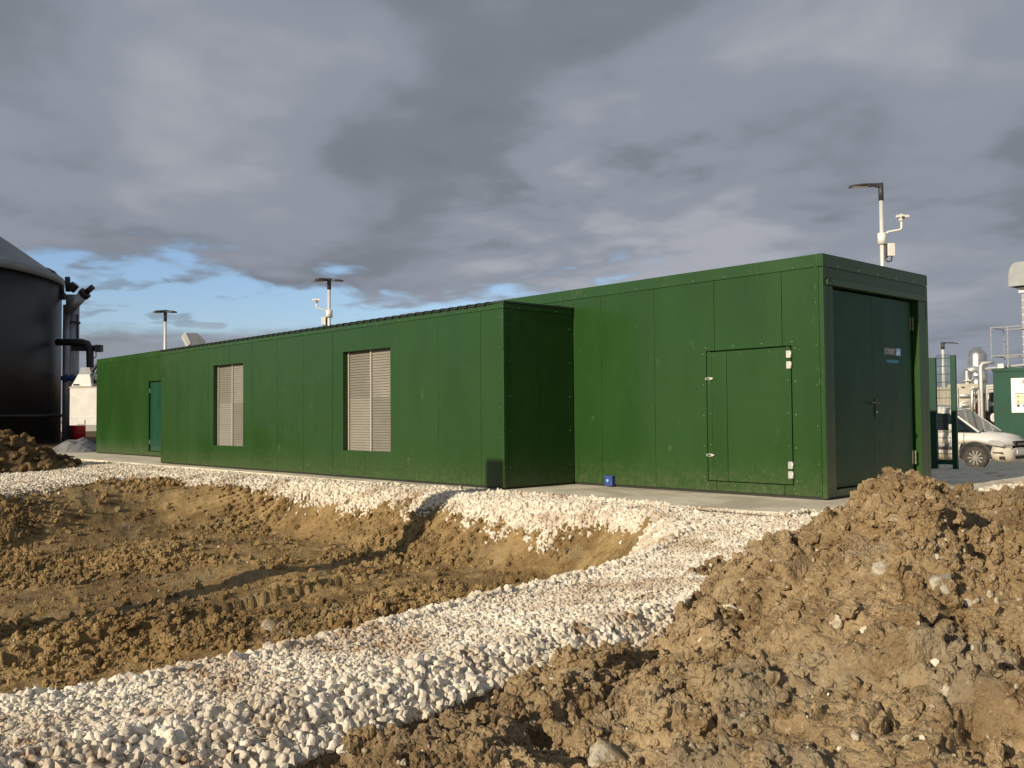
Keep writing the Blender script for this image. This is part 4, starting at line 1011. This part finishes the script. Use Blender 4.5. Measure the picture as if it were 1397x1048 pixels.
# ------------------------------------------------------------------ green mesh fence leaf (right)
_fg = min(20.5, float((ground_hit(1304, 640, 14, 26)-EYE)@cF)); print('fence depth', _fg)
f0 = Vector(at(1273, 638, _fg+.3)); f1_ = Vector(at(1304, 639, _fg)); f0.z = f1_.z = ground_z(f1_.x, f1_.y)-.02
fe = empty('mesh_fence', tuple(f0), label='dark green mesh fence panel between posts beside the gable end', cat='fence')
u = (f1_-f0); W_ = u.length; u.normalize(); vv = Z3.cross(u); Hf = 157/FPX*_fg-.03
duct([sqsec(u*0, u, vv, .095, .03), sqsec(Z3*Hf, u, vv, .095, .03)]).build('post', M['fence'], fe)
duct([sqsec(u*W_, u, vv, .045, .03), sqsec(u*W_+Z3*(Hf+.03), u, vv, .045, .03)]).build('post', M['fence'], fe)
duct([sqsec(u*W_/2+Z3*.10, u, vv, W_/2-.05, .02), sqsec(u*W_/2+Z3*.19, u, vv, W_/2-.05, .02)]).build('rail', M['fence'], fe)
wz = None
for k in range(11):
    xx = .11+(W_-.17)*k/10
    o = MB().tube([u*xx+Z3*.19, u*xx+Z3*(Hf+.06)], .004, 5).build('wire', M['fence'], fe)
for k in range(13):
    z = .3+k*(Hf-.32)/12
    o = MB().tube([u*.09+Z3*z, u*(W_-.04)+Z3*z], .006, 5).build('wire', M['fence'], fe)

# ------------------------------------------------------------------ white van
wf = Vector(at(1331, 643, 25.3)); gz = ground_z(wf.x, wf.y)+.035
van = empty('parked_van', (wf[0], wf[1]+.0, gz), label='muddy white small van parked behind the green mesh fence', cat='van')
# local: +X forward, near side at y=-.0 (wheel face), body spans y 0..1.68
YW = 1.68
def loft(secs, name, m, smooth=True, bev=0, parent=van):
    o = duct([[Vector(p) for p in s] for s in secs]).build(name, m, parent, smooth=smooth, bevel=bev); return o
def bodysec(x, zt, zb_, inset, tum=.04):
    return [(x, inset, zb_+.10), (x, inset-.02, (zb_+zt)/2), (x, inset+.02+tum*.3, zt-.12), (x, inset+.10+tum, zt), (x, YW/2, zt+.03), (x, YW-inset-.10-tum, zt), (x, YW-inset-.02, zt-.12), (x, YW-inset+.02, (zb_+zt)/2), (x, YW-inset, zb_+.10), (x, YW-inset-.12, zb_), (x, inset+.12, zb_)]
arch = .36
# body with arched cut made by splitting sides: upper body runs through, lower body stops at the wheel
up = [bodysec(x, zt, zb_, ins_) for x, zt, zb_, ins_ in ((-3.35, 1.05, .62, .02), (-1.0, 1.04, .62, .0), (-.45, 1.03, .66, .0), (0, 1.0, .68, 0), (.40, .94, .62, .01), (.62, .87, .60, .06), (.78, .76, .56, .16), (.84, .66, .54, .26))]
loft(up, 'body', M['van'])
loft([bodysec(x, .66, .24, i) for x, i in ((-3.3, .02), (-2.95, 0), (-2.95, 0), (-.42, .0))][0::3] if False else [bodysec(-2.2, .70, .24, .004), bodysec(-.42, .70, .24, .004)], 'sill_panel', M['van'])
loft([bodysec(.40, .64, .24, .004), bodysec(.62, .64, .21, .05), bodysec(.80, .60, .22, .15), bodysec(.87, .54, .25, .25)], 'bumper', M['van'])
# arch lip
arcp = [(.40*math.cos(t), -.012, .33+.40*math.sin(t)) for t in np.linspace(math.radians(-5), math.radians(185), 20)]
MB().tube(arcp, .022, 6).build('wheel_arch', M['lamp'], van, smooth=True)
MB().box(-.40, .01, .28, .40, .4, .62).build('wheel_well', M['black'], van)
def wheel(x, y):
    w_ = MB(); ring = []
    prf = [(.20, 0.02), (.285, 0.0), (.305, .03), (.31, .16), (.29, .20), (.2, .20)]
    for r_, yy in prf: ring.append([Vector((r_*math.cos(t), yy, r_*math.sin(t))) for t in np.linspace(0, 2*math.pi, 29)[:-1]])
    wo = duct(ring).build('wheel', M['tyre'], van, smooth=True); wo.location = (x, y, .31)
    rm = MB().cyl((0, .035, 0), (0, .10, 0), .20, n=24).build('rim', M['lamp'], wo)
    sp = MB()
    for k in range(10):
        a = k*2*math.pi/10; d = Vector((math.cos(a), 0, math.sin(a))); s = Vector((-math.sin(a), 0, math.cos(a)))
        sp.add([d*.03-s*.012, d*.03+s*.012, d*.195+s*.020, d*.195-s*.020], [(0, 1, 2, 3)])
    sp.v = [(v[0], .018, v[2]) for v in sp.v]
    sp.cyl((0, .010, 0), (0, .03, 0), .05, n=12)
    s_ = sp.build('hubcap', M['rim'], wo)
    for f in range(28): pass
    return wo
wheel(0, -.02); wheel(-2.55, -.02)
# greenhouse
gh = [(-3.35, 1.80), (-1.55, 1.82), (-.95, 1.78), (-.62, 1.68)]
def ghsec(x, zt, zb_=1.0, i=.03): 
    return [(x, i, zb_), (x, i+.13, zt-.10), (x, i+.20, zt), (x, YW-i-.20, zt), (x, YW-i-.13, zt-.10), (x, YW-i, zb_)]
loft([ghsec(-3.35, 1.78), ghsec(-1.45, 1.76), ghsec(-.95, 1.70), ghsec(-.66, 1.61)], 'roof', M['van'])
# windscreen wedge
loft([[(-.655, .05, 1.0), (-.655, .165, 1.50), (-.655, .225, 1.59), (-.655, YW-.225, 1.59), (-.655, YW-.165, 1.50), (-.655, YW-.05, 1.0)],
      [(.10, .10, .985), (.08, .12, 1.01), (.06, .16, 1.022), (.06, YW-.16, 1.022), (.08, YW-.12, 1.01), (.10, YW-.10, .985)]], 'windscreen', M['glass'], False)
for yp in (.0, 1.): MB().tube([(-.68, .17+yp*(YW-.34), 1.56), (-.32, .12+yp*(YW-.24), 1.30), (.08, .085+yp*(YW-.17), 1.0)], .030, 6).build('pillar', M['van'], van, smooth=True)
# side window + door lines
MB().prism([(-1.50, 1.07), (-.18, 1.05), (-.42, 1.27), (-.70, 1.50), (-1.50, 1.56)], 'y', .022, .13).build('side_window', M['glass'], van)
MB().tube([(-.30, -.028, .42), (-.28, -.02, .98)], .006, 5).tube([(-1.42, -.028, .34), (-1.42, -.02, 1.0)], .006, 5).build('door_line', M['lamp'], van)
MB().box(-3.2, -.035, .52, -.46, -.008, .60).build('rub_strip', M['lamp'], van, bevel=.01)
MB().box(.45, -.012, .44, .70, .02, .475).build('bumper_strip', M['lamp'], van)
mr_ = MB().box(-.62, -.20, 1.02, -.46, -.03, 1.22).build('mirror', M['van'], van, bevel=.03)
MB().box(-.63, -.18, 1.04, -.622, -.05, 1.20).build('mirror_glass', M['glass'], mr_)
MB().prism([(.30, .80), (.58, .78), (.74, .68), (.70, .62), (.42, .66)], 'y', -.012, .14).build('headlight', M['hlamp'], van, bevel=.02)
MB().prism([(.30, .80), (.58, .78), (.74, .68), (.70, .62), (.42, .66)], 'y', YW-.14, YW+.012).build('headlight', M['hlamp'], van, bevel=.02)
MB().box(.80, .42, .62, .875, YW-.42, .76).build('grille', M['black'], van, bevel=.01)
MB().box(.878, .60, .66, .885, YW-.60, .70).build('grille_bar', M['rim'], van)
MB().box(.872, .52, .42, .885, YW-.52, .53).build('number_plate', M['plate'], van)
MB().box(.86, .40, .28, .882, YW-.40, .37).box(.60, .03, .28, .72, .10, .36).build('air_intake', M['black'], van)
MB().tube([(.15, .25, 1.015), (-.1, .8, 1.10)], .01, 5).build('wiper', M['black'], van)

# ------------------------------------------------------------------ dark green container with railing and flue (right edge)
D3 = 33.0
c1 = Vector(at(1357, 606, D3)); zc0 = -.35
gc = empty('green_container', (c1[0], c1[1], zc0), label='dark green container with white notice board and roof railing at right edge', cat='container')
Lc, Wc = 6.0, 2.6; ztop = float(at(1357, 503, D3)[2])-zc0
MB().box(0, 0, .12, Lc, Wc, ztop-.12).build('body', M['cont'], gc, bevel=.01)
MB().box(-.03, -.03, ztop-.118, Lc+.03, Wc+.03, ztop).build('roof_frame', M['cont'], gc, bevel=.01)
MB().box(0, 0, 0, .2, .2, .118).box(Lc-.2, 0, 0, Lc, .2, .118).box(0, Wc-.2, 0, .2, Wc, .118).build('foot', M['galv'], gc)
mpx = lambda px: float((Vector(at(px, 540, D3))-c1).dot(Vector((1, 0, 0))))
sx0 = mpx(1380); 
def zpx(py, px=1385): 
    r = ray(px, py); t = (c1[1])/r[1]; return EYE[2]+r[2]*t-zc0
def xpx(px, py=540):
    r = ray(px, py); t = (c1[1])/r[1]; return r[0]*t-c1[0]
bx0, bz0, bz1 = xpx(1380), zpx(563), zpx(516)
bd = MB().box(bx0, -.02, bz0, bx0+1.05, -.001, bz1).build('notice_board', M['signwhite'], gc)
hB = bz1-bz0; pr_ = MB()
MB().box(bx0+.12, -.0235, bz0+hB*.27, bx0+1.0, -.0205, bz0+hB*.54).build('yellow_field', mat('pale_yellow_print', (.75, .68, .45), .5), bd)
pr_.box(bx0+.10, -.026, bz0+hB*.545, bx0+1.0, -.0205, bz0+hB*.56).box(bx0+.10, -.026, bz0+hB*.26, bx0+1.0, -.0205, bz0+hB*.272)
for k in range(4):
    cxk = bx0+.22+k*.2
    for zk, rk in ((bz0+hB*.20, .05), (bz0+hB*.33, .035), (bz0+hB*.47, .035)):
        if rk > .04: pr_.cyl((cxk, -.0205, zk), (cxk, -.026, zk), rk, n=12)
        else: pr_.prism([(cxk-rk, zk-rk), (cxk+rk, zk-rk), (cxk, zk+rk)], 'y', -.026, -.0238)
pr_.build('pictogram', M['print'], bd)
text_obj('lettering', 'CHP Unit', .15, M['signgrey'], (bx0+.36, -.0215, bz0+hB*.84), (rad(90), 0, 0), bd) if False else None
# platform railing
rl = MB(); zt3 = ztop
def rp(x, y, z0, z1, r=.022): rl.tube([(x, y, z0), (x, y, z1)], r, 6)
rx0 = xpx(1351, 480)
for x, y in ((rx0, 0.1), (rx0+.55, .1), (rx0+2.4, .1), (rx0, 1.3), (rx0+2.4, 1.3)): rp(x, y, zt3+(.0 if x > rx0+.3 else .35), zt3+1.45)
for z in (zt3+.45, zt3+1.45):
    rl.tube([(rx0, .1, z), (rx0+3.2, .1, z)], .022, 6); rl.tube([(rx0, .1, z), (rx0, 1.3, z)], .022, 6); rl.tube([(rx0, 1.3, z), (rx0+3.2, 1.3, z)], .022, 6)
rl.tube([(xpx(1340, 500), .3, zt3+.02), (xpx(1395, 495), .3, zt3+.10)], .05, 8)
rl.build('railing', M['galv'], gc)
MB().box(-.0+xpx(1362, 500), -.06, zt3+.01, xpx(1368, 500)+.05, .1, zt3+.16).build('cable_box', M['white'], gc)
# duct and rounded cowl on top
qx = xpx(1388, 430); 
def zq(py): return zpx(py, 1392)
dz0, dz1 = zq(492), zq(398)
MB().box(qx, .4, ztop+.0, qx+1.6, 2.0, dz1).build('exhaust_duct', M['duct'], gc, bevel=.01)
mbd = MB()
for k in range(9):
    z = ztop+.3+k*(dz1-ztop-.3)/9; mbd.box(qx-.003, .394, z, qx+1.603, .399, z+.02)
mbd.build('duct_rib', M['galv'], gc)
MB().box(qx-.06, .34, dz1+.002, qx+1.66, 2.06, dz1+.10).build('duct_flange', M['galv'], gc)
ch0, ch1 = zq(389), zq(356); cy0 = xpx(1373, 380)
rad_ = ch1-ch0
pf = [(cy0, ch0)]+[(cy0+rad_*.30*(1-math.cos(t)), ch0+.30+(rad_-.30)*math.sin(t)) for t in np.linspace(0, math.pi/2, 9)]+[(cy0+3.2, ch1), (cy0+3.2, ch0)]
MB().prism(pf, 'y', .15, 2.25).build('exhaust_cowl', M['duct'], gc, bevel=.01)
MB().prism([(cy0+.1, ch0-.002), (cy0+2.6, ch0-.002), (cy0+2.2, dz1+.102), (qx, dz1+.102)], 'y', .3, 2.1).build('cowl_throat', M['lamp'], gc)
# ------------------------------------------------------------------ process plant between fence and container
D4 = 42.0
A4 = lambda px, py, d=D4: Vector(at(px, py, d))
ves = A4(1335, 560); vz = -.4
v_ = empty('gas_vessel', (ves[0], ves[1], vz), label='shiny silver vertical vessel with domed top and small cap', cat='vessel')
zt_ = A4(1335, 474)[2]-vz; rv = .40
MB().lathe((0, 0, 0), [(rv*.98, .9), (rv, 1.0), (rv, zt_-.42), (rv*.93, zt_-.28), (rv*.72, zt_-.14), (rv*.42, zt_-.07), (rv*.40, zt_), (.05, zt_+.01)], 36).build('shell', M['steel'], v_, smooth=True)
for k in range(3):
    a = k*2.09+.4; MB().cyl((rv*.8*math.cos(a), rv*.8*math.sin(a), 0), (rv*.8*math.cos(a), rv*.8*math.sin(a), 1.0), .05, n=8).build('leg', M['galv'], v_)
mbh = MB()
for z in (1.6, 2.5, 3.2): mbh.lathe((0, 0, z), [(rv, 0), (rv+.012, .01), (rv+.012, .04), (rv, .05)], 36)
mbh.build('band', M['galv'], v_)
# smaller filter pots and bend
fp = A4(1321, 560, 40); f_ = empty('filter_pot', (fp[0], fp[1], vz), label='small silver filter pot with flange left of the tall vessel', cat='vessel')
zf_ = A4(1321, 503, 40)[2]-vz
MB().lathe((0, 0, 0), [(.17, 1.0), (.17, zf_-.55), (.30, zf_-.54), (.30, zf_-.50), (.17, zf_-.49), (.17, zf_-.1), (.10, zf_-.02), (.03, zf_)], 24).build('shell', M['steel'], f_, smooth=False)
MB().tube([(.0, 0, zf_-.12), tuple(cR3*.35+Z3*(zf_-.02)), tuple(cR3*.62+Z3*(zf_-.2)), tuple(cR3*.66+Z3*(zf_-.6))], .15, 12).build('bend', M['galv'], f_, smooth=True)
fp2 = A4(1334, 560, 39.5); f2_ = empty('blower', (fp2[0], fp2[1], vz), label='stubby silver blower body in front of the tall vessel', cat='vessel')
zf2 = A4(1334, 512, 39.5)[2]-vz
MB().lathe((0, 0, 0), [(.10, .6), (.10, zf2-.75), (.24, zf2-.7), (.24, zf2-.25), (.15, zf2-.05), (.04, zf2)], 24).build('shell', M['steel'], f2_, smooth=True)
# cream cabinet with pipes
cb = A4(1317, 600, 38); cbo = empty('gas_skid_cabinet', (cb[0], cb[1], vz), label='cream equipment cabinet with grey pipes and a yellow label', cat='cabinet')
zcab = A4(1317, 524, 38)[2]-vz; zcb = A4(1317, 572, 38)[2]-vz
duct([sqsec(Z3*.5+cR3*-.05, cR3, cF3, .40, .5), sqsec(Z3*zcab-cR3*.05, cR3, cF3, .40, .5)]).build('cabinet_body', M['cream'], cbo, bevel=.02)
duct([sqsec(Z3*.08+cR3*-.1, cR3, cF3, .9, .6), sqsec(Z3*.48-cR3*.1, cR3, cF3, .9, .6)]).build('skid_frame', M['pipeblk'], cbo)
zpp = A4(1317, 540, 38)[2]-vz
MB().tube([-cR3*.50-cF3*.6+Z3*zpp, cR3*.34-cF3*.6+Z3*zpp], .065, 10).tube([-cR3*.45-cF3*.62+Z3*(zpp-.38), -cR3*.12-cF3*.62+Z3*(zpp-.38), -cR3*.02-cF3*.62+Z3*(zpp-.5), cR3*.0-cF3*.62+Z3*.6], .05, 10).build('pipe', M['galv'], cbo, smooth=True)
duct([sqsec(cR3*.16-cF3*.51+Z3*(zpp-.95), cR3, cF3, .08, .006), sqsec(cR3*.16-cF3*.51+Z3*(zpp-.55), cR3, cF3, .08, .006)]).build('yellow_label', M['yellow'], cbo)
duct([sqsec(-cR3*.28-cF3*.505+Z3*(zcab-.15), cR3, Z3, .06, .025), sqsec(-cR3*.28-cF3*.515+Z3*(zcab-.15), cR3, Z3, .06, .025)]).build('vent_grille', M['lamp'], cbo)
pbx = MB(); 
for px_, w_, mm in ((1329, .05, 0), (1306, .04, 0), (1302, .03, 0)):
    pp = A4(px_, 560, 37.5)-Vector(cbo.location); z1 = A4(px_, 528, 37.5)[2]-vz
    pbx.cyl((pp[0], pp[1], .3), (pp[0], pp[1], z1), w_, n=8)
pbx.build('riser_pipe', M['white'], cbo)
# stand pipe and frame between cabinet and container
sp0 = A4(1340.5, 600, 36); spo = empty('stand_pipe', (sp0[0], sp0[1], vz), label='tall pale stand pipe and cable tray left of the green container', cat='pipe')
z1 = A4(1340, 496, 36)[2]-vz
MB().tube([(0, 0, 0), (0, 0, z1-.1), tuple(cR3*.06+Z3*z1), tuple(cR3*.5+Z3*(z1+.05))], .065, 10).build('pipe', M['polewhite'], spo, smooth=True)
MB().tube([tuple(cR3*-.10), tuple(cR3*-.10+Z3*(z1-1.0))], .05, 8).build('cable_tray', M['galv'], spo)
fr = MB()
for a, b in (((1346, 530), (1362, 530)), ((1346, 530), (1346, 560)), ((1344, 527), (1362, 526))):
    fr.tube([A4(*a, 36.3)-Vector(spo.location), A4(*b, 36.3)-Vector(spo.location)], .05, 8)
fr.build('support_frame', M['white'], spo)
tkb = A4(1352, 590, 37); dt = empty('dark_machine', (tkb[0], tkb[1], vz), label='dark low machine with white drum end beside the green container', cat='machine')
zz1 = A4(1352, 545, 37)[2]-vz
duct([sqsec(Z3*.15, cR3, cF3, .42, .5), sqsec(Z3*(zz1-.5), cR3, cF3, .42, .5)]).build('base', M['pipeblk'], dt, bevel=.03)
duct([sqsec(Z3*(zz1-.5)+cR3*.1, cR3, cF3, .30, .4), sqsec(Z3*(zz1+.25)+cR3*.1, cR3, cF3, .26, .4)]).build('hood', M['lamp'], dt, bevel=.03)
MB().cyl(-cR3*.1-cF3*.62+Z3*(zz1-.72), -cR3*.1-cF3*.3+Z3*(zz1-.72), .18, n=18).build('drum_end', M['white'], dt, smooth=True)
MB().box(-.5, -.2, .9, -.38, -.1, zz1).build('red_strut', mat('dark_red_paint', (.18, .03, .025), .5), dt)
# extra pipework of the gas plant
for px_, y0_, y1_, w_, mm, lb in ((1349.5, 590, 536, .05, 'polewhite', 'thin white riser pipe nearest the dark low machine'), (1326.5, 590, 531, .07, 'steel', 'silver riser pipe standing right of the cream cabinet'), (1311, 596, 548, .045, 'white', 'short white pipe standing before the cream cabinet')):
    pp = A4(px_, 560, 36.8); z1_ = A4(px_, y1_, 36.8)[2]-vz
    rp_ = empty('riser_pipe', (pp[0], pp[1], vz), label=lb, cat='pipe')
    MB().tube([(0, 0, 0), (0, 0, z1_-.12), tuple(cR3*.05+Z3*(z1_-.03)), tuple(cR3*.32+Z3*z1_)], w_, 10).build('pipe', M[mm], rp_, smooth=True)
    MB().cyl((0, 0, z1_*.55), (0, 0, z1_*.55+.07), w_*1.8, n=12).build('flange', M['galv'], rp_)
    MB().cyl(Z3*(z1_*.8)-cF3*w_, Z3*(z1_*.8)-cF3*(w_+.12), .03, n=8).cyl(Z3*(z1_*.8)-cF3*(w_+.12), Z3*(z1_*.8)-cF3*(w_+.14), .09, n=14).build('hand_wheel', M['galv'], rp_)
# pale wall panels behind
wl0 = A4(1296, 600, 47); wl = empty('concrete_wall', (wl0[0], wl0[1], vz), label='pale boundary wall with a rusty brace seen through the fence mesh', cat='wall')
zw = A4(1296, 528, 47)[2]-vz
for k in range(-2, 3):
    duct([sqsec(cR3*(k*1.0), cR3, cF3, .49, .08), sqsec(cR3*(k*1.0)+Z3*zw, cR3, cF3, .49, .08)]).build('wall_panel', M['cream'], wl, bevel=.01)
MB().tube([-cR3*.1-cF3*.15+Z3*.9, cR3*.35-cF3*.15+Z3*(zw-.1)], .03, 6).build('brace', mat('rust_brown', (.2, .07, .03), .8), wl)
# unseen pillar added beyond the left edge to cast the pit's long shadow
px0, py0 = -9.64, 1.2
gzp = ground_z(px0, py0)
fpz = empty('shadow_caster', (px0, py0, gzp-.05), label='unseen grey pillar added outside the view to cast the long pit shadow', cat='electrical box')
hh = .43+7.5*math.tan(SUN_EL)-gzp+.05
MB().box(-.19, -.15, .12, .19, .15, hh-.05).build('body', M['galv'], fpz, bevel=.04)
MB().box(-.17, -.168, .3, .17, -.152, hh-.3).build('door', M['galv'], fpz, bevel=.01)
MB().box(-.22, -.18, 0, .22, .18, .118).build('plinth', M['concrete'], fpz)
